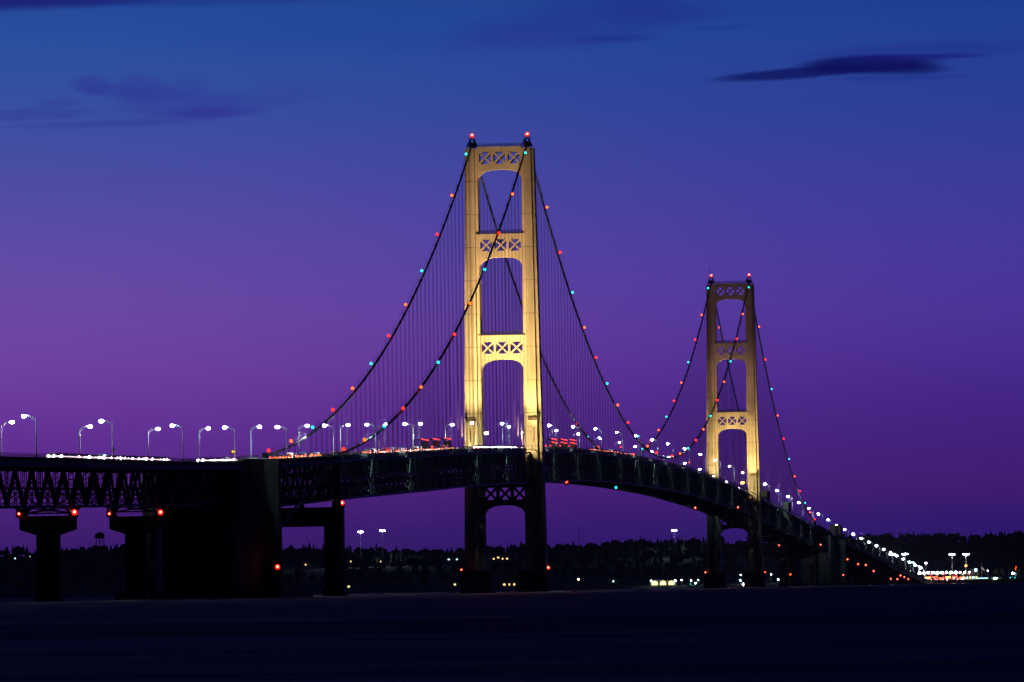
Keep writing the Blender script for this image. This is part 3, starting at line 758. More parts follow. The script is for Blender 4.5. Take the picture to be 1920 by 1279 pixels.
# ------------------------------------------------------------------ marker lights on the cables
def marker(name, mt, r):
    t = bpy.data.objects.new(name, None); return t
mk_me = {}
for k, mt in (('green', 'teal'), ('blue', 'cyan'), ('orange', 'amber'), ('red', 'red')):
    mk_me[k] = MB().ball((0, 0, .6), .48, .48, .5, 10, 7).mesh('lens', mt, smooth=True)
mk_me['nav'] = MB().ball((0, 0, .6), .46, .46, .48, 12, 8).mesh('lens', 'red_nav', smooth=True)
core_me = MB().ball((.06, -.44, .66), .17, .12, .17, 8, 6).mesh('lamp_core', 'nav_core', smooth=True)
post_me = MB().tube([(0, 0, -.35), (0, 0, .15)], .09, 6).tube([(0, 0, .02), (0, 0, .16)], .3, 8).mesh('bracket', 'dark_steel')
shield_me = MB().box(-.7, .7, .6, .68, -.3, 1.5).box(-.7, -.62, -.1, .6, -.3, 1.5).box(-.7, .7, -.1, .6, -.38, -.3).mesh('light_shield', 'dark_steel')  # plates added behind the red lamps to keep their glow off the walls
def nav(x, y, z, colr, label, group, name='marker_light', cat='marker light', scale=1.0, shield=False):
    t = thing(name, label, cat, (x, y, z), group)
    a = inst('bracket', post_me, t, (x, y, z)); b = inst('lens', mk_me['nav' if (shield and colr == 'red') or name == 'beacon' else colr], t, (x, y, z))
    if shield or name == 'beacon':
        c_ = inst('lamp_core', core_me, t, (x, y, z)); c_.scale = (scale,)*3
    if shield: inst('light_shield', shield_me, t, (x, y, z))
    if scale != 1: a.scale = (scale,)*3; b.scale = (scale,)*3
    return t
seq = ['green', 'orange', 'red']
def cname(c): return c
for sx, cn in ((1, 'near eastern'), (-1, 'far western')):
    for sgn, twr in ((-1, 'south'), (1, 'north')):
        for k in range(12):
            s = 14.3+47.56*k; y = sgn*(T+s); z = cable_z(y)
            c = seq[k % 3]
            if sx < 0 and sgn > 0 and k not in (1, 11): continue
            if c == 'green' and sgn > 0: c = 'blue'
            if k == 11 and sgn > 0 and sx > 0: c = 'red'
            nav(sx*(CBX+.75), y, z+.45, c, '%s light on the %s cable, %s down the outer side of the %s tower' % (c, cn, ORD[k], twr), 'marker lights on the cables')
        for k in range(12):
            s = 14.3+47.56*k; y = sgn*(T-s); z = cable_z(y); c = seq[k % 3]
            if sx < 0 and sgn < 0 and k < 8: continue
            nav(sx*(CBX+.75), y, z+.45, c, '%s light on the %s cable between the towers, %s from the %s tower' % (c, cn, ORD[k], twr), 'marker lights on the cables')
for sx, e in ((-1, 'left'), (1, 'right')):
    for sy, tw in ((-1, 'nearer'), (1, 'farther')):
        t = nav(sx*10.4, sy*T, 170.4, 'red', 'bright red beacon in the basket on the %s leg of the %s tower' % (e, tw), 'beacons on the tower tops', 'beacon', 'beacon', 1.8)
for px, py, X, ext in ((142, 963, 6.35, 'right end of the leftmost hammerhead pier cap'), (38, 963, -6.35, 'left end of the leftmost hammerhead pier cap'), (303, 963, 6.35, 'right end of the pier cap before the anchorage'), (207, 963, -6.35, 'left end of the pier cap before the anchorage'),
                       (522, 1065, 18.5, 'foot of the black anchorage'), (643, 945, 12.0, 'top corner of the south portal pier'), (1029, 1066, 15.5, 'right footing of the south tower'), (866, 1068, -16.0, 'left footing of the south tower'), (1063, 905, CBX, 'underside of the main span beside the south tower'),
                       (1304, 953, CBX, 'underside of the main span left of the north tower'), (1384, 952, CBX, 'underside of the truss just before the north tower'), (1323, 1074, -16, 'left footing of the north tower'), (1435, 1074, 16, 'right footing of the north tower'),
                       (1461, 1023, -12, 'left corner of the far portal pier'), (1539, 1022, 12.3, 'right corner of the far portal pier'), (1581.5, 1078.5, 18.5, 'foot of the far anchorage')):
    p = atX(px, py, X); nav(p.x, p.y-1.6, p.z-.6, 'red', 'red navigation light at the ' + ext, 'red navigation lights', 'navigation_light', 'navigation light', (1.45 if X > 0 else .85) if px < 1100 else 1.2, shield=True)
for px, py, X, ext in ((1155, 915, CBX, 'left'), (1245, 914, -CBX, 'right')):
    p = atX(px, py, X); nav(p.x, p.y, p.z-.5, 'green', 'green navigation light under mid span, %s of the two' % ext, 'green navigation lights', 'navigation_light', 'navigation light', 1.1)
for i, (px, py) in enumerate(((1589, 1051), (1609, 1060), (1623.5, 1061.5), (1638, 1073), (1670, 1087.5), (1682.6, 1088), (1688.5, 1081.3), (1695.5, 1084), (1703, 1088))):
    p = atX(px, py-1, 6.6); nav(p.x, p.y, p.z-.5, 'red', 'red navigation light under the north approach, %s from the anchorage' % ORD[i], 'red navigation lights', 'navigation_light', 'navigation light', 1.5, shield=True)
p = atX(1482, 1079, 12.3); nav(p.x, p.y, p.z, 'orange', 'orange light low on the far portal pier', 'red navigation lights', 'navigation_light', 'navigation light', 1.0)

# ------------------------------------------------------------------ street lamps on the deck
PX = 12.0
def lamp_meshes(bulb, r):
    pole = MB().tube([(0, 0, -.1), (0, 0, 8.7)], [.15, .09], 6)
    arm = MB().tube([(0, 0, 8.0), (-1.1, 0, 9.0), (-2.2, 0, 9.35)], .06, 5).tube([(0, 0, 8.65), (-1.0, 0, 9.2), (-2.3, 0, 9.42)], .05, 5)
    head = MB().ball((-2.6, 0, 9.42), .62, .3, .16, 8, 4)
    bul = MB().ball((-2.6, 0, 9.18), r, r, r*.75, 10, 6)
    return pole.mesh('pole', 'galvanised'), arm.mesh('arm', 'galvanised'), head.mesh('lamp_housing', 'galvanised'), bul.mesh('bulb', bulb, smooth=True)
LM = {('lamp_white', .5): lamp_meshes('lamp_white', .5)}
base_me = MB().box(-.2, .2, -.2, .2, -.9, .7).mesh('pole_base', 'dark_steel')
cam_me = MB().ball((.05, 0, 7.0), .35, .35, .3, 8, 5).box(-.1, .4, -.1, .1, 7.3, 7.42).mesh('camera_dome', 'galvanised', smooth=False)
DL = {}
def street_lamp(x, y, label, bulb='lamp_white', r=.5, lit=True, cctv=False, rz=None):
    key = (bulb, r)
    if key not in LM: LM[key] = lamp_meshes(bulb, r)
    z = road(y)
    t = thing('street_lamp', label, 'street lamp', (x, y, z), 'street lamps along the bridge')
    for nm, me in zip(('pole', 'arm', 'lamp_housing', 'bulb'), LM[key]):
        if nm == 'bulb' and not lit: continue
        inst(nm, me, t, (x, y, z))
    inst('pole_base', base_me, t, (x, y, z))
    if cctv: inst('camera_dome', cam_me, t, (x, y, z))
    if lit and -1200 < y < 1150 and not 430 < y < 700:
        l = DL.get(bulb)
        if l is None:
            l = bpy.data.lights.new('lamp_beam', 'SPOT'); l.energy = 15000; l.spot_size = radians(98); l.spot_blend = .5; l.shadow_soft_size = .3
            l.color = (.82, 1, .93) if bulb == 'lamp_white' else (.6, .9, 1); DL[bulb] = l
        o = bpy.data.objects.new('lamp_beam', l); COL.objects.link(o); o.parent = t; o.location = (-2.6, 0, 8.6)
    if x < 0: t.rotation_euler.z = pi
    return t
ES = [-1626, -1527, -1423, -1337, -1241, -1145, -1050, -957, -863, -768, -673, -578, -505, -411, -317, -221, -130, -45, 39, 135, 231, 327, 423, 520, 690, 790, 887, 987, 1085, 1181, 1285, 1375]+[1472+102*i for i in range(12)]
WS = [-1636, -1538, -1433, -1329, -1243, -1146, -1046, -951, -855, -760, -665, -569, -475, -382, -291, -196, -98, -2, 80, 172, 269, 368, 465, 560, 650, 745, 842, 938, 1035, 1130, 1225, 1330]+[1440+102*i for i in range(12)]
def seclabel(y):
    if y < -1265: return 'left of the anchorage'
    if y < -T: return 'before the south tower'
    if y < T: return 'between the two towers'
    if y < 1300: return 'beyond the north tower'
    return 'on the far ramp'
for side, S in (('near', ES), ('far', WS)):
    cnt = {}
    for i, y in enumerate(S):
        sec = seclabel(y); k = cnt.get(sec, 0); cnt[sec] = k+1
        if side == 'near' and y < -1600: bulb = 'lamp_cool'
        else: bulb = R.choice(['lamp_white', 'lamp_white', 'lamp_white', 'lamp_cool'])
        if y > 600: bulb = R.choice(['lamp_white', 'lamp_far', 'lamp_white', 'lamp_cool', 'lamp_white'])
        if side == 'near' and y == -673: bulb = 'lamp_cool'
        lit = not (side == 'near' and y == -863)
        r = .5 if y < 600 else (.62 if y < 1400 else .75)
        street_lamp(PX if side == 'near' else -PX, y, '%s street lamp on the %s kerb, %s from the left %s' % ('white' if lit else 'unlit', side, ORD[k], sec), bulb, r, lit, cctv=(side == 'far' and y in (-1433, -1243, -1046)))

# flashing arrow sign on a lamp pole at the anchorage
p = atX(438, 847, PX+.1)
t = thing('arrow_sign', 'small dark sign board with two amber left-pointing arrowheads by the anchorage', 'sign', (p.x, p.y-.6, p.z))
q = t.location; q = Vector((p.x, p.y-.6, p.z))
part('sign_board', MB().box(q.x-.62, q.x+.62, q.y, q.y+.12, q.z-.6, q.z+.6), 'tarp_dark', t)
for k in (0, 1):
    x0 = q.x-.5+k*.48
    part('arrowhead', MB().prism([(x0, q.z), (x0+.46, q.z+.45), (x0+.46, q.z-.45)], 'y', q.y-.03, q.y-.005), 'arrow_amber', t)
part('bracket', MB().box(q.x-.06, q.x+.06, q.y+.12, q.y+.7, q.z-.1, q.z+.1), 'galvanised', t)
# small warning sign near the left
p = atX(213, 843.5, PX-.6)
t = thing('warning_sign', 'small dark diamond sign seen against the sky beside a lamp pole', 'sign', p)
part('sign_plate', MB().prism([(p.x-.35, p.z), (p.x, p.z+.6), (p.x+.35, p.z), (p.x, p.z-.6)], 'y', p.y, p.y+.05), 'tarp_dark', t)
part('post', MB().box(p.x-.04, p.x+.04, p.y+.05, p.y+.13, road(p.y), p.z+.1), 'dark_steel', t)
# flag staff near mid span
y = 72; z = road(y)
t = thing('flag_pole', 'slim white staff with a small flag near the middle of the main span', 'flagpole', (-PX, y, z))
part('staff', MB().tube([(-PX, y, z), (-PX, y, z+6.4)], [.1, .06], 6), 'galvanised', t)
part('flag', MB().add([(-PX+.08, y, z+6.2), (-PX+.9, y+.2, z+5.3), (-PX+1.7, y, z+3.6), (-PX+.6, y-.1, z+3.9), (-PX+.08, y, z+4.4)], [(0, 1, 2, 3, 4)]), 'flag_white', t)
# sodium lamps near the towers
def short_lamp(px, py, X, label, mt, r):
    p = atX(px, py, X); z = road(p.y)
    t = thing('signal_lamp', label, 'lamp', (p.x, p.y, z), 'short lamp posts by the towers')
    part('post', MB().tube([(p.x, p.y, z), (p.x, p.y, p.z-r*.5)], .08, 6), 'galvanised', t)
    part('lamp_hood', MB().box(p.x-r*.9, p.x+r*.9, p.y+r*.5, p.y+r*.9, p.z-r*.5, p.z+r*.7), 'dark_steel', t)
    part('bulb', MB().ball(p, r, r*.6, r*.6), mt, t, smooth=True)
short_lamp(912, 812.5, 8.9, 'warm orange-white lamp on a short post inside the south tower portal', 'lamp_warm', .75)
short_lamp(979, 811.5, 8.9, 'small pinkish lamp beside the right leg of the south tower', 'lamp_pink', .28)
short_lamp(1392, 905.5, 8.9, 'wide amber warning lamp on the deck before the north tower', 'orange_lamp', 1.0)
short_lamp(891, 813, -8.9, 'tiny red lamp against the left leg of the south tower', 'marker', .22)
short_lamp(1164, 838, 8.9, 'small red lamp on the near parapet of the main span, left one', 'red_soft', .42)
short_lamp(1292, 867, 8.9, 'small red lamp on the near parapet of the main span, right one', 'red_soft', .42)

# ------------------------------------------------------------------ floodlights on the towers (real lamps)
def flood(x, y, z, tgt, power, size, label, col=(1, .69, .26), blend=.6):
    t = thing('floodlight', label, 'floodlight', (x, y, z), 'floodlights aimed at the towers')
    part('housing', MB().box(x-.35, x+.35, y-.25, y+.25, z-.5, z-.05), 'dark_steel', t)
    part('yoke', MB().box(x-.42, x-.36, y-.08, y+.08, z-1.2, z-.1).box(x+.36, x+.42, y-.08, y+.08, z-1.2, z-.1), 'galvanised', t)
    l = bpy.data.lights.new('floodlight_beam', 'SPOT'); l.energy = power; l.spot_size = radians(size); l.spot_blend = blend; l.color = col; l.shadow_soft_size = .3
    o = bpy.data.objects.new('floodlight_beam', l); COL.objects.link(o); o.parent = t; o.location = (0, 0, .1)
    v = (Vector(tgt)-Vector((x, y, z+.1))).normalized(); o.rotation_euler = v.to_track_quat('-Z', 'Y').to_euler()
for sy, nm in ((-1, 'nearer'), (1, 'farther')):
    y0 = sy*T
    for sx, e in ((-1, 'left'), (1, 'right')):
        for k, (dy, zt, pw, sz, cc) in enumerate(((26, 62, 44000, 70, (1, .75, .32)), (40, 88, 260000, 46, (1, .70, .28)), (52, 116, 270000, 38, (1, .64, .29)), (66, 150, 130000, 32, (1, .57, .34))) if sy < 0 else ((26, 60, 30000, 70, (1, .75, .32)), (34, 76, 110000, 46, (1, .69, .28)), (44, 96, 90000, 38, (1, .64, .29)), (60, 142, 46000, 46, (1, .5, .55)))):
            y = y0-dy
            flood(sx*9.3, y, road(y)+1.4, (sx*10.2, y0-4, zt), pw, sz, 'floodlight on the deck before the %s leg of the %s tower, %s out' % (e, nm, ORD[k]), cc)
        y = y0-26
        flood(sx*5.0, y, road(y)+1.4, (sx*3, y0, 88 if sy < 0 else 80), 70000 if sy < 0 else 34000, 46, 'floodlight aimed at the cross struts from the %s lane edge before the %s tower' % (e, nm))
    # outer flank of the right leg
    y = y0-18
    flood(16.5 if 0 else 11.9, y+2, road(y)+1.2, (14, y0, 85), 34000 if sy < 0 else 20000, 56, 'floodlight grazing the right flank of the %s tower' % nm)

# ------------------------------------------------------------------ vehicles
def car_proto(kind):
    b = MB()
    if kind == 'car':
        b.prism([(-2.2, .3), (2.2, .3), (2.25, .75), (1.9, .95), (1.0, 1.0), (.45, 1.42), (-1.1, 1.45), (-1.75, 1.02), (-2.2, .95)], 'x', -.88, .88)
        gl = MB().prism([(.95, 1.02), (.45, 1.37), (-1.05, 1.4), (-1.6, 1.03)], 'x', -.9, .9)
        hz, tz, ln = .68, .8, 2.24
    else:
        b.prism([(-2.4, .35), (2.35, .35), (2.4, .95), (2.1, 1.15), (1.3, 1.2), (.85, 1.8), (-2.1, 1.85), (-2.38, 1.2)], 'x', -.95, .95)
        gl = MB().prism([(1.2, 1.22), (.85, 1.72), (-1.95, 1.76), (-2.2, 1.22)], 'x', -.97, .97)
        hz, tz, ln = .85, 1.0, 2.4
    # y is forward
    wh = MB().tube([(0, 0, 0), (.22, 0, 0)], .34, 10)
    hl = MB().ball((0, 0, 0), .3, .3, .24, 8, 5); tl = MB().box(-.16, .16, -.04, .04, -.1, .1)
    return b, gl, wh, hl, tl, hz, tz, ln
VM = {}
for kind in ('car', 'suv'):
    b, gl, wh, hl, tl, hz, tz, ln = car_proto(kind)
    VM[kind] = dict(bodies=[b.mesh('body', 'car_paint_%d' % i) for i in range(6)], windows=gl.mesh('windows', 'glass'), wheel=wh.mesh('wheel', 'rubber'),
                    headlight=hl.mesh('headlight', 'headlight'), tail_light=tl.mesh('tail_light', 'taillight'), hz=hz, tz=tz, ln=ln)
trail_me = {k: MB().box(-.94, .94, -2.2, 2.2, .56, .72).mesh('trail_strip', k) for k in ('trail_white', 'trail_orange')}  # glowing strips added so the car queues read as unbroken light trails
def vehicle(x, y, z, heading, label, kind='car', paint=0, group='vehicles on the bridge', strip=None):
    v = VM[kind]; t = thing('parked_car' if 0 else 'car', label, 'car', (x, y, z), group)
    t.rotation_euler.z = heading
    W0 = Vector((x, y, z))
    def a(nm, me, loc): o = bpy.data.objects.new(nm, me); COL.objects.link(o); o.parent = t; o.location = loc
    a('body', v['bodies'][paint % 6], (0, 0, 0)); a('windows', v['windows'], (0, 0, 0))
    if strip: a('trail_strip', trail_me[strip], (0, 0, 0))
    for sx in (-1, 1):
        for yy in (-1.35, 1.35): a('wheel', v['wheel'], (sx*.78-.11, yy, .34))
        a('headlight', v['headlight'], (sx*.62, v['ln'], v['hz'])); a('tail_light', v['tail_light'], (sx*.66, -v['ln']+.02, v['tz']))
# southbound traffic facing the camera (heading pi = towards -y); positions from where the photo's streams lie
def stream(px0, px1, X, step, heading, what, where, jit=.3, off=0):
    y0 = atX(px0, 850, X).y; y1 = atX(px1, 850, X).y; y = y0; P_ = []
    while y < y1: P_.append(y); y += step*R.uniform(.995, 1.01) if step < 5 else step*R.uniform(.95, 1.08)
    cols = ['silver', 'dark blue', 'red', 'charcoal', 'white', 'navy']
    for k, y in enumerate(P_):
        kind = 'car' if heading else R.choice(['car', 'suv', 'car']); pi_ = R.randrange(6); n = len(P_)
        vehicle(X+R.uniform(-jit, jit), y, road(y), heading, '%s %s %s %s, %s' % (cols[pi_], 'car' if kind == 'car' else 'wagon', what, where, ORD[k]+' from left' if k < 25 else ORD[n-1-k]+' from right'), kind, pi_, 'vehicles '+where, 'trail_white' if heading else 'trail_orange')
stream(97, 312, 9.6, 4.66, pi, 'facing left with headlights', 'at the far left')
stream(378, 436, 9.6, 4.66, pi, 'facing left with headlights', 'just left of the anchorage')
stream(893, 966, 7.0, 4.66, pi, 'facing left with headlights', 'under the south tower')
stream(688, 850, 7.0, 6.2, 0, 'showing tail lights', 'left of the south tower')
stream(515, 600, 7.0, 6.4, 0, 'showing tail lights', 'near the portal pier')
stream(1110, 1190, 7.0, 22.0, 0, 'showing tail lights', 'on the main span')
def truck(px, X, heading, label, ln=14):
    y = atX(px, 840, X).y; z = road(y); t = thing('truck', label, 'truck', (X, y, z), 'trucks on the bridge')
    fr_ = MB().box(X-1.2, X+1.2, y-ln/2, y+ln/2, z+1.0, z+1.2)
    for sx in (-1, 1):
        fr_.box(X+sx*1.2-.05, X+sx*1.2+.05, y-ln/2, y+ln/2, z+3.8, z+4.0)
        for k in range(7): yy = y-ln/2+.1+(ln-.2)*k/6; fr_.box(X+sx*1.2-.05, X+sx*1.2+.05, yy-.06, yy+.06, z+1.2, z+3.8)
    for k in range(7): yy = y-ln/2+.1+(ln-.2)*k/6; fr_.box(X-1.2, X+1.2, yy-.05, yy+.05, z+3.85, z+3.95)
    part('open_trailer', fr_, 'violet_tarpaulin', t)
    s = 1 if heading == 0 else -1
    part('cab', MB().prism([(y+s*(ln/2+.5), z+.6), (y+s*(ln/2+3.6), z+.6), (y+s*(ln/2+3.6), z+1.9), (y+s*(ln/2+2.4), z+2.1), (y+s*(ln/2+2.0), z+3.3), (y+s*(ln/2+.5), z+3.5)], 'x', X-1.2, X+1.2), 'car_paint_2', t)
    for yy in (y-ln/2+1.2, y-ln/2+2.5, y+s*(ln/2+.2) if s > 0 else y-ln/2-.2, y+s*(ln/2+2.9)):
        for sx in (-1, 1): part('wheel', MB().tube([(X+sx*1.2-.15, yy, z+.5), (X+sx*1.2+.15, yy, z+.5)], .5, 10), 'rubber', t)
    mk = MB(); n = 18
    for zz in ((z+3.95,) if px < 1000 else (z+3.9, z+2.7)):
        for k in range(n): yy = y-ln/2+.3+(ln-.6)*k/(n-1); mk.box(X+1.26, X+1.33, yy-.36, yy+.36, zz-.11, zz+.11)
    part('side_marker', mk, 'marker', t)
    for sx in (-1, 1): part('tail_light', MB().box(X+sx*.95-.2, X+sx*.95+.2, y-s*ln/2-s*.05-.03, y-s*ln/2-s*.05+.03, z+1.15, z+1.4), 'taillight', t)
for i, (px, lb) in enumerate(((790, 'open-framed truck with red marker lights left of the south tower, rear one'), (811, 'open-framed truck with red marker lights left of the south tower, middle one'), (833, 'open-framed truck with red marker lights left of the south tower, front one'),
               (1034, 'open-framed truck with red marker lights right of the south tower, rear one'), (1052, 'open-framed truck with red marker lights right of the south tower, middle one'), (1069, 'open-framed truck with red marker lights right of the south tower, front one'))):
    truck(px, 6.6, 0, lb, 25 if px > 1000 else 19)

# ------------------------------------------------------------------ maintenance containments on the truss
def tent(px, label):
    y = atX(px, 935, 11).y; z = road(y)
    t = thing('work_enclosure', label, 'work enclosure', (12.6, y, z), 'pale green work enclosures')
    x0, x1 = 11.0, 14.2
    part('front_panel', MB().box(x0, x1, y, y+.15, z-.9, z+3.6), 'tarp_green', t)
    part('side_panel', MB().box(x1+.01, x1+.12, y, y+22, z-2.2, z+3.4), 'tarp_dark', t)
    part('roof_panel', MB().box(x0, x1, y+.2, y+22, z+3.4, z+3.5), 'tarp_dark', t)
    arc = [(x1, z-1.2)]+[(x0+.2+(x1-x0-.2)*sin(a), z-4.6+3.4*cos(a)) for a in [pi*k/16 for k in range(1, 8)]]+[(x1, z-6.6)]
    part('lower_sheet', MB().prism([(x0+.1, z-1.3), (x1, z-3.5), (x1+.1, z-6.4), (x0+.9, z-5.2)], 'y', y, y+.1), 'tarp_green', t)
    part('scaffold_bow', MB().tube([(x0-.3, y-.2, z-.9), (x0+1.4, y-.2, z-1.6), (x1-.2, y-.2, z-3.4), (x1+.6, y-.2, z-6.8)], .28, 6), 'dark_steel', t)
tent(1427.5, 'pale green work enclosure hung on the truss just right of the north tower')
tent(1467.5, 'pale green work enclosure hung on the truss farther right of the north tower')
y = atX(1440, 1012, 8).y; z = atX(1440, 1012, 8).z
t = thing('work_platform', 'dark boat-shaped work platform slung below the truss right of the north tower', 'work platform', (6, y, z))
part('hull', MB().prism([(-6, z+1.6), (16, z+1.6), (16, z-1.2), (4, z-1.2), (-2, z+.2)], 'y', y, y+9), 'dark_steel', t)
part('deck_rail', MB().box(-5, 15, y+.1, y+.2, z+2.5, z+2.6).box(-5, -4.9, y+.1, y+.2, z+1.6, z+2.6).box(5, 5.1, y+.1, y+.2, z+1.6, z+2.6).box(14.9, 15, y+.1, y+.2, z+1.6, z+2.6), 'galvanised', t)
part('sling', MB().box(-4, -3.8, y+4, y+4.2, z+1.6, z+9).box(9, 9.2, y+4, y+4.2, z+1.6, z+9), 'rope', t)
# dull red sheeted scaffold on the far anchorage
ya = 1309; za = road(ya)+.9
t = thing('scaffold_enclosure', 'dull red sheeted scaffold standing on top of the far anchorage', 'scaffold', (12.6, ya, za))
for k in range(5):
    x = 8.6+k*1.5; part('sheet_panel', MB().box(x, x+1.35, ya, ya+.1, za-.5, za+5.9+(.3 if k == 4 else 0)), 'tarp_red' if k != 3 else 'tarp_dark', t)
    part('scaffold_pole', MB().box(x+1.37, x+1.48, ya-.1, ya+.1, za-.5, za+(7.6 if k == 3 else 6.1)), 'dark_steel', t)
part('side_sheet', MB().box(16.1, 16.2, ya+.1, ya+14, za-.5, za+5.8), 'tarp_dark', t)

# ------------------------------------------------------------------ toll plaza
PY = 2900; G0 = 3.3
pl = MB().add([(-70, SHORE+6, G0), (130, SHORE+6, G0), (130, SHORE+240, G0), (-70, SHORE+240, G0), (-70, SHORE+6, -2), (130, SHORE+6, -2), (130, SHORE+240, G0-.5), (-70, SHORE+240, G0-.5)], [(0, 1, 2, 3), (0, 4, 5, 1), (1, 5, 6, 2), (2, 6, 7, 3), (3, 7, 4, 0)])
struct('plaza_pavement', pl, 'asphalt')
# sheet-pile seawall of broad rounded bays below the plaza
sw = thing('seawall', 'low seawall of pale rounded bays below the toll plaza lights', 'seawall', (20, SHORE, 0))
for k in range(15):
    x = -12+k*5.9
    pts = [(x+5.3*cos(a)*.5+2.7, SHORE+5.8-2.4*sin(a)) for a in [pi*i/8 for i in range(9)]]
    part('seawall_bay', MB().prism(pts, 'z', -1.5, G0-.25), 'siding', sw)
tb = thing('toll_canopy', 'long toll plaza canopy lined with glaring white lamps', 'toll canopy', (16, PY, G0))
part('canopy_roof', MB().box(-8, 40, PY-1, PY+14, G0+5.6, G0+6.3), 'siding', tb)
for k in range(9): part('canopy_column', MB().box(-7.3+k*5.7, -6.9+k*5.7, PY, PY+.4, G0, G0+5.6), 'galvanised', tb)
for k in range(12):
    x = -6+k*4.05; z = G0+7.0
    part('canopy_lamp', MB().ball((x, PY-1.3, z), .95 if k < 9 else .6, .5, .8 if k < 9 else .5, 8, 5), 'lamp_far' if k % 4 else 'lamp_white', tb)
for k in range(8):
    x = -4+k*5.7
    b_ = thing('toll_booth', 'small toll booth under the canopy, %s from the left' % ORD[k], 'toll booth', (x, PY+2, G0), 'toll booths')
    part('booth_body', MB().box(x-.8, x+.8, PY+2, PY+5, G0, G0+1.1).box(x-.8, x+.8, PY+2, PY+5, G0+2.1, G0+2.7), 'siding', b_)
    part('booth_window', MB().box(x-.74, x+.74, PY+2.06, PY+4.94, G0+1.1, G0+2.1), 'window_cool' if k % 3 else 'window_yellow', b_)
    part('lane_light', MB().box(x+2.2, x+3.3, PY-.5, PY-.3, G0+4.6, G0+5.2), 'red_soft' if k % 2 else 'window_warm', b_)
cols = ['silver', 'dark blue', 'red', 'charcoal', 'white', 'navy']
for r_ in range(4):
    for k in range(9):
        if R.random() < .18: continue
        x = -6+k*4.9+R.uniform(-.5, .5); y = PY-8-r_*7.5
        pi_ = R.randrange(6); kd = R.choice(['car', 'suv'])
        vehicle(x, y, G0, 0 if R.random() < .85 else pi, '%s %s at the toll plaza, %s row from the canopy, %s lane from left' % (cols[pi_], 'car' if kd == 'car' else 'wagon', ORD[r_], ORD[k]), kd, pi_, 'cars queueing at the toll plaza')
# wide glowing panels added for the plaza's orange-red glow
for k in range(7):
    x = -3+k*6; zz = G0+1.6+(k % 3)*.5
    sg = thing('glow_panel', 'red or orange glow panel added in the toll plaza, %s from the left' % ORD[k], 'glow panel', (x, PY-32, G0), 'glow panels')
    part('panel_post', MB().box(x-.08, x+.08, PY-32, PY-31.8, G0, G0+3.3), 'galvanised', sg)
    part('panel_face', MB().box(x-2.2, x+2.2, PY-32.1, PY-32.02, zz, zz+.8), 'orange_lamp' if k % 3 == 1 else 'taillight', sg)
def mast(px, py, label, arms=True, Y=PY+20, lit='lamp_white', r=.7, base=None):
    p = atY(px, py, Y); zb_ = base if base is not None else land_z(p.x, Y)
    t = thing('light_mast', label, 'light mast', (p.x, Y, zb_), 'high light masts')
    part('mast_pole', MB().tube([(p.x, Y, zb_-1), (p.x, Y, p.z)], [.4, .2], 8), 'galvanised', t)
    if lit:
        for k in range(4): part('mast_lamp', MB().ball((p.x-1.8+1.2*k, Y, p.z+.2), r, r*.7, r*.6, 8, 5), lit, t)
        part('lamp_ring', MB().box(p.x-2.2, p.x+2.2, Y-.2, Y+.2, p.z+.6, p.z+.8), 'galvanised', t)
    return t
for i, (px, py) in enumerate(((1673, 1040), (1697, 1039.5), (1785, 1040), (1811, 1040))): mast(px, py, 'tall floodlight mast over the toll plaza, %s from the left' % ORD[i], base=G0)
for i, (px, py, on) in enumerate(MASTS):
    mast(px, py, ['glaring white light mast beyond the south portal pier', 'second glaring white light mast right of its twin', 'glaring white light mast under the main span', 'slim unlit mast on the ridge under the main span', 'slim unlit mast right of the lit one'][i], Y=4300, lit='lamp_white' if on else None, r=1.1)
for i, (px, py, mt) in enumerate(((1736, 1056, 'lamp_pink'), (1811, 1061, 'orange_lamp'), (1723, 1062, 'lamp_far'), (1713, 1055, 'lamp_green'), (1707, 1055, 'lamp_green'), (1899, 1075, 'lamp_cool'), (1905, 1063, 'amber'), (1904, 1067, 'amber'), (1894, 1083, 'teal'), (1903, 1083, 'teal'), (1852, 1070, 'lamp_pink'), (1820, 1074, 'lamp_cool'))):
    p = atY(px, py, PY+ (10 if i < 5 else 60)); z0 = G0 if i < 5 else max(land_z(p.x, p.y), G0-.1)
    r = .9 if i in (0, 1, 5) else .5
    t = thing('yard_lamp', '%s yard lamp %s' % (('pinkish', 'orange', 'white', 'greenish', 'greenish', 'bluish', 'amber', 'amber', 'green', 'green', 'tiny pink', 'bluish')[i], ('high left of the toll plaza', 'low on the right plaza mast', 'at the left end of the plaza', 'right one of the pair above the ramp end', 'left one of the pair above the ramp end', 'near the right edge', 'upper one of two at the right edge', 'lower one of two at the right edge', 'left one low at the right edge', 'right one low at the right edge', 'right of the flagpole', 'right end of the canopy')[i]), 'lamp', (p.x, p.y, z0), 'yard lamps round the plaza')
    part('post', MB().tube([(p.x, p.y, z0), (p.x, p.y, p.z)], .15, 6), 'galvanised', t); part('bulb', MB().ball(p, r, r*.7, r*.8), mt, t, smooth=True)
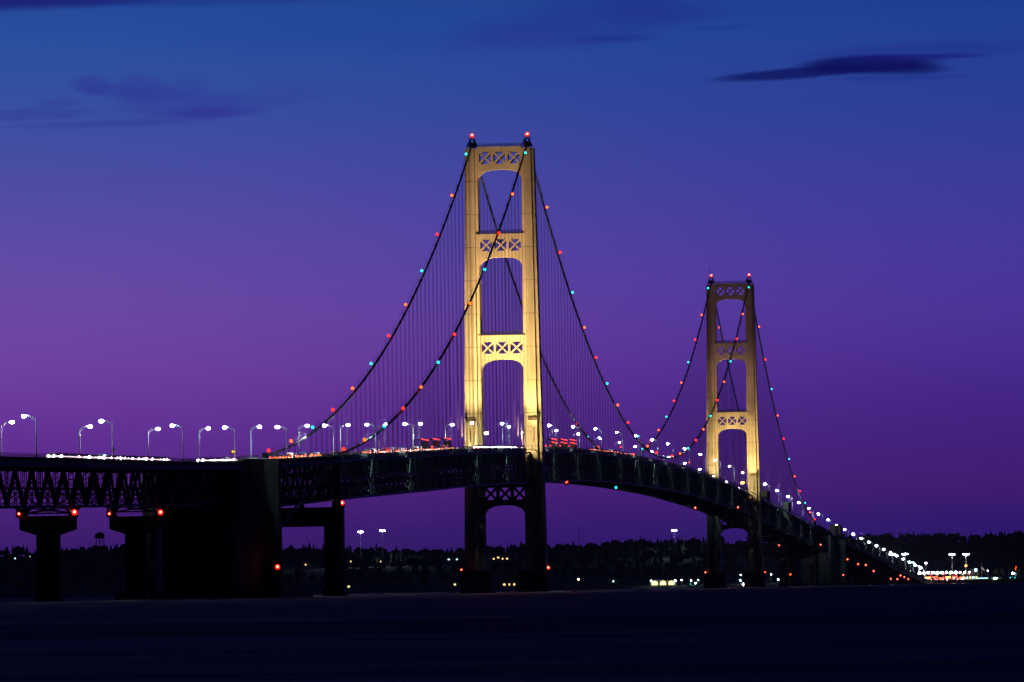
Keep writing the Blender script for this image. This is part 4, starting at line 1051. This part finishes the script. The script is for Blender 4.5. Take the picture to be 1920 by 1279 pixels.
# plaza building with a raised sloping roof
p0 = atY(1803, 1085, PY+30); x0 = p0.x
t = thing('plaza_building', 'pale plaza building with a steep slanting roof right of the canopy', 'building', (x0+7, PY+30, G0))
part('wall', MB().box(x0, x0+15, PY+30, PY+42, G0, G0+4.2), 'siding', t)
part('roof', MB().prism([(x0-2, G0+4.2), (x0+16.5, G0+4.2), (x0+13.5, G0+10.2), (x0+11.5, G0+10.2)], 'y', PY+29, PY+43), 'roofing', t)
part('gable_light', MB().box(x0+11.8, x0+14.2, PY+28.8, PY+28.95, G0+7.5, G0+10), 'window_cool', t)
for k in range(5): part('window', MB().box(x0+1+k*2.9, x0+2.9+k*2.9, PY+29.9, PY+29.98, G0+1.2, G0+3), 'window_cool' if k % 2 else 'window_yellow', t)
t = thing('low_shed', 'low flat-roofed shed with a green lit strip right of the plaza building', 'building', (x0+24, PY+20, G0))
part('wall', MB().box(x0+14, x0+36, PY+20, PY+26, G0, G0+2.2), 'siding', t)
part('roof', MB().box(x0+13.5, x0+36.5, PY+19.5, PY+26.5, G0+2.2, G0+2.6), 'roofing', t)
part('light_strip', MB().box(x0+14, x0+24, PY+19.8, PY+19.95, G0+1.1, G0+1.6), 'window_cool', t); part('green_lamp', MB().box(x0+29, x0+32, PY+19.6, PY+19.78, G0+.6, G0+1.5), 'lamp_green', t)
p = atY(1840, 1053, PY+25)
t = thing('flag_pole', 'tall white flagpole with a drooping flag right of the toll plaza', 'flagpole', (p.x, p.y, G0))
part('staff', MB().tube([(p.x, p.y, G0), (p.x, p.y, p.z)], [.22, .12], 6), 'galvanised', t)
part('flag', MB().add([(p.x+.2, p.y, p.z-4.2), (p.x+1.6, p.y+.3, p.z-5.6), (p.x+3.0, p.y, p.z-8.2), (p.x+1.8, p.y-.3, p.z-8.0), (p.x+.2, p.y, p.z-6.4)], [(0, 1, 2, 3, 4)]), 'flag_white', t)
for i, px in enumerate((1829, 1845, 1868, 1881, 1912)):
    p = atY(px, 1075, PY+50); z0 = land_z(p.x, p.y)
    t = thing('leafy_tree', 'round leafy tree right of the plaza, %s from the left' % ORD[i], 'tree', (p.x, p.y, z0), 'leafy trees by the plaza')
    part('trunk', MB().tube([(p.x, p.y, z0-.3), (p.x, p.y, z0+5)], [.3, .15], 6), 'bark', t)
    c_ = MB()
    for k in range(60):
        a = fr.uniform(0, 2*pi); e = fr.uniform(-.6, 1); q = 3.2*fr.uniform(.4, 1)
        c_.ball((p.x+q*cos(a)*sqrt(max(0, 1-e*e*.8)), p.y+q*sin(a)*.8, z0+6.2+e*2.6), fr.uniform(.5, 1.0), None, fr.uniform(.4, .8), 5, 3)
    part('crown', c_, 'forest_green', t)

# ------------------------------------------------------------------ houses and lamps of the far shore
wn = ['seen through the south portal opening', 'right of the south portal pier on the hillside', 'between the portal pier and south tower on the hillside', 'just left of the south tower on the hillside', 'framed by the south tower arch', 'at the waterline right of the portal pier', 'at the waterline left of the south tower', 'at the waterline inside the south tower arch', 'low right of the south tower', 'at the waterline right of the south tower', 'at the far left edge', 'left of the hammerhead pier']
for (px, py, kd, mt), p, wh in zip(HOUSES, house_pos, wn):
    wd_, hh = {'one': (9, 4), 'two': (14, 5), 'wide': (20, 4), 'lodge': (32, 6)}[kd]; x, y, z = p
    t = thing('house', '%s with lit windows %s' % ({'one': 'small dark house', 'two': 'dark house', 'wide': 'long low building', 'lodge': 'large lodge'}[kd], wh), 'house', (x, y, z), 'houses on the far shore')
    part('wall', MB().box(x-wd_/2, x+wd_/2, y, y+8, z-2, z+hh), 'siding', t)
    part('roof', MB().prism([(y-.8, z+hh), (y+8.8, z+hh), (y+4, z+hh+3)], 'x', x-wd_/2-.6, x+wd_/2+.6), 'roofing', t)
    n = {'one': 1, 'two': 3, 'wide': 2, 'lodge': 6}[kd]
    for k in range(n):
        xx = x-wd_/2+wd_*(k+.5)/n; ww = min(.95, wd_/n*.3)*R.uniform(.55, 1.15); zz = z+1.2+(1.5 if kd == 'lodge' and k == 3 else 0)
        if kd == 'two' and k == 1: ww *= .6
        part('window', MB().box(xx-ww, xx+ww, y-.1, y-.02, zz, zz+1.5), mt if n < 3 or k == 0 or R.random() < .8 else 'siding', t)
# lakeside filling station with three bright bays, lamps along the quay
p = atY(1243, 1092.5, SHORE+70); z0 = 2.6
t = thing('filling_station', 'filling station with three bright yellow bays at the waterline left of the north tower', 'building', (p.x, p.y, z0))
part('wall', MB().box(p.x-12, p.x+12, p.y+1.4, p.y+9, z0-1, z0+4.6), 'siding', t); part('roof', MB().box(p.x-12.6, p.x+12.6, p.y, p.y+9.5, z0+4.62, z0+5.3), 'roofing', t)
for k in (-1, 0, 1):
    part('bay_window', MB().prism([(p.x+k*7.6-2.6, z0+.4), (p.x+k*7.6+2.6, z0+.4), (p.x+k*7.6+2.6, z0+3), (p.x+k*7.6, z0+4.4), (p.x+k*7.6-2.6, z0+3)], 'y', p.y+1.2, p.y+1.38), 'window_yellow', t)
for i, (px, py, mt, wh) in enumerate(((1221, 1089, 'lamp_cool', 'left of the filling station'), (1266, 1089, 'lamp_cool', 'just right of the filling station'), (1278, 1087.5, 'lamp_far', 'second right of the filling station'), (1296, 1088.5, 'lamp_far', 'third right of the filling station'), (1309, 1088, 'lamp_green', 'green one left of the north tower'), (1304, 1093, 'lamp_far', 'low one left of the north tower'), (1388, 1088, 'lamp_cool', 'inside the north tower legs'), (1389, 1078, 'lamp_far', 'higher inside the north tower legs'), (1459, 1087, 'lamp_cool', 'right of the north tower'), (1446, 1077, 'lamp_far', 'high right of the north tower'), (1295, 1095, 'teal', 'turquoise one on the quay'), (1084, 1086, 'lamp_far', 'far right of the south tower'))):
    p = atY(px, py, SHORE+60); z0 = 2.4
    t = thing('quay_lamp', 'small quay lamp at the waterline, %s' % wh, 'lamp', (p.x, p.y, z0), 'quay lamps on the far shore')
    part('post', MB().tube([(p.x, p.y, z0-.5), (p.x, p.y, max(p.z, z0+1))], .14, 5), 'galvanised', t); part('bulb', MB().ball((p.x, p.y, max(p.z, z0+1)), .42), mt, t, smooth=True)
p = atY(1395, 1098, SHORE-30)
t = thing('harbour_buoy_light', 'bright pinkish light low on the water inside the north tower legs', 'buoy', (p.x, p.y, WATER))
part('float', MB().tube([(p.x, p.y, WATER-.3), (p.x, p.y, WATER+.8)], 1.0, 10), 'tarp_red', t); part('bulb', MB().ball((p.x, p.y, WATER+2.0), 1.3), 'lamp_pink', t, smooth=True)
part('mast', MB().tube([(p.x, p.y, WATER+.8), (p.x, p.y, WATER+1.2)], .2, 6), 'galvanised', t)

# water tower and thin aerials on the left skyline
Y = 4200; p = atY(187, 1005, Y); top = p.z
x = p.x; zg = land_z(x, Y)
t = thing('water_tower', 'legged water tower with a domed tank on the left skyline', 'water tower', (x, Y, zg))
sc = 7300/F
r = 9.4*sc
part('tank', MB().tube([(x, Y, top-5*sc), (x, Y, top-3.4*sc), (x, Y, top+1.5*sc), (x, Y, top+4.2*sc), (x, Y, top+6*sc), (x, Y, top+6.8*sc)], [r*.72, r*.93, r, r*.86, r*.5, r*.1], 16), 'dark_steel', t)
part('catwalk', MB().tube([(x, Y, top-1.2*sc), (x, Y, top-.4*sc)], r*1.07, 16), 'dark_steel', t)
part('riser', MB().tube([(x, Y, zg-2), (x, Y, top-4.8*sc)], 1.0*sc, 8), 'dark_steel', t)
for a in (.6, 2.45, 3.8, 5.6): part('leg', MB().tube([(x+r*.95*cos(a), Y+r*.95*sin(a), zg-2), (x+r*.88*cos(a), Y+r*.88*sin(a), top-3*sc)], .55*sc, 6), 'dark_steel', t)
part('aerial', MB().tube([(x, Y, top+6.5*sc), (x, Y, top+9.5*sc)], .12, 5).tube([(x+3, Y, top+5*sc), (x+3, Y, top+9*sc)], .1, 5), 'dark_steel', t)
for px, py, wh in ((168, 1016, 'just left of the water tower'), (145, 1021, 'between the hammerhead pier and the water tower')):
    p = atY(px, py, 4300); t = solo('radio_aerial', MB().tube([(p.x, p.y, land_z(p.x, p.y)), tuple(p)], [.5, .25], 5), 'dark_steel', 'thin aerial on the left skyline ' + wh, 'aerial', (p.x, p.y, land_z(p.x, p.y)), 'thin aerials')

# pale low strip added to draw the bright line along the water
sb = MB(); vs = []; fs = []
hz = lambda px: 639.5+(d2.z+r3.z*(px-960)/F)/u3.z*F
line = ((-150, 1134), (0, 1131), (150, 1127.5), (300, 1123.3), (480, 1118.8), (700, 1114), (900, 1110.3), (1060, 1108.6))
for px, py in line:
    v = ray(px, py); Z = .62; k = (Z-CZ)/v.z; c = CAM+v*k; h_ = Vector((v.x, v.y, 0)).normalized()
    for q, z in ((-60, .3), (-6, .56), (0, .62), (60, .62), (90, .3)):
        vs.append(tuple(c+h_*q)[:2]+(z,))
for i in range(len(line)-1):
    for j in range(4): a = i*5+j; fs.append((a, a+5, a+6, a+1))
sb.add(vs, fs); struct('bright_water_line', sb, 'pale_strip')

# thin evening air over the straits
hz_ = MB().box(-9200, 9200, -3500, 9200, -5, 186)
ho = struct('haze', hz_, 'glass', kind='stuff')
hm = bpy.data.materials.new('haze_air'); hm.use_nodes = True; t = hm.node_tree
t.nodes.remove(t.nodes['Principled BSDF']); pv = t.nodes.new('ShaderNodeVolumePrincipled'); pv.inputs['Color'].default_value = (.62, .58, 1, 1); pv.inputs['Density'].default_value = HAZE
t.links.new(pv.outputs[0], t.nodes['Material Output'].inputs['Volume']); ho.data.materials[0] = hm
scn.cycles.volume_bounces = 0
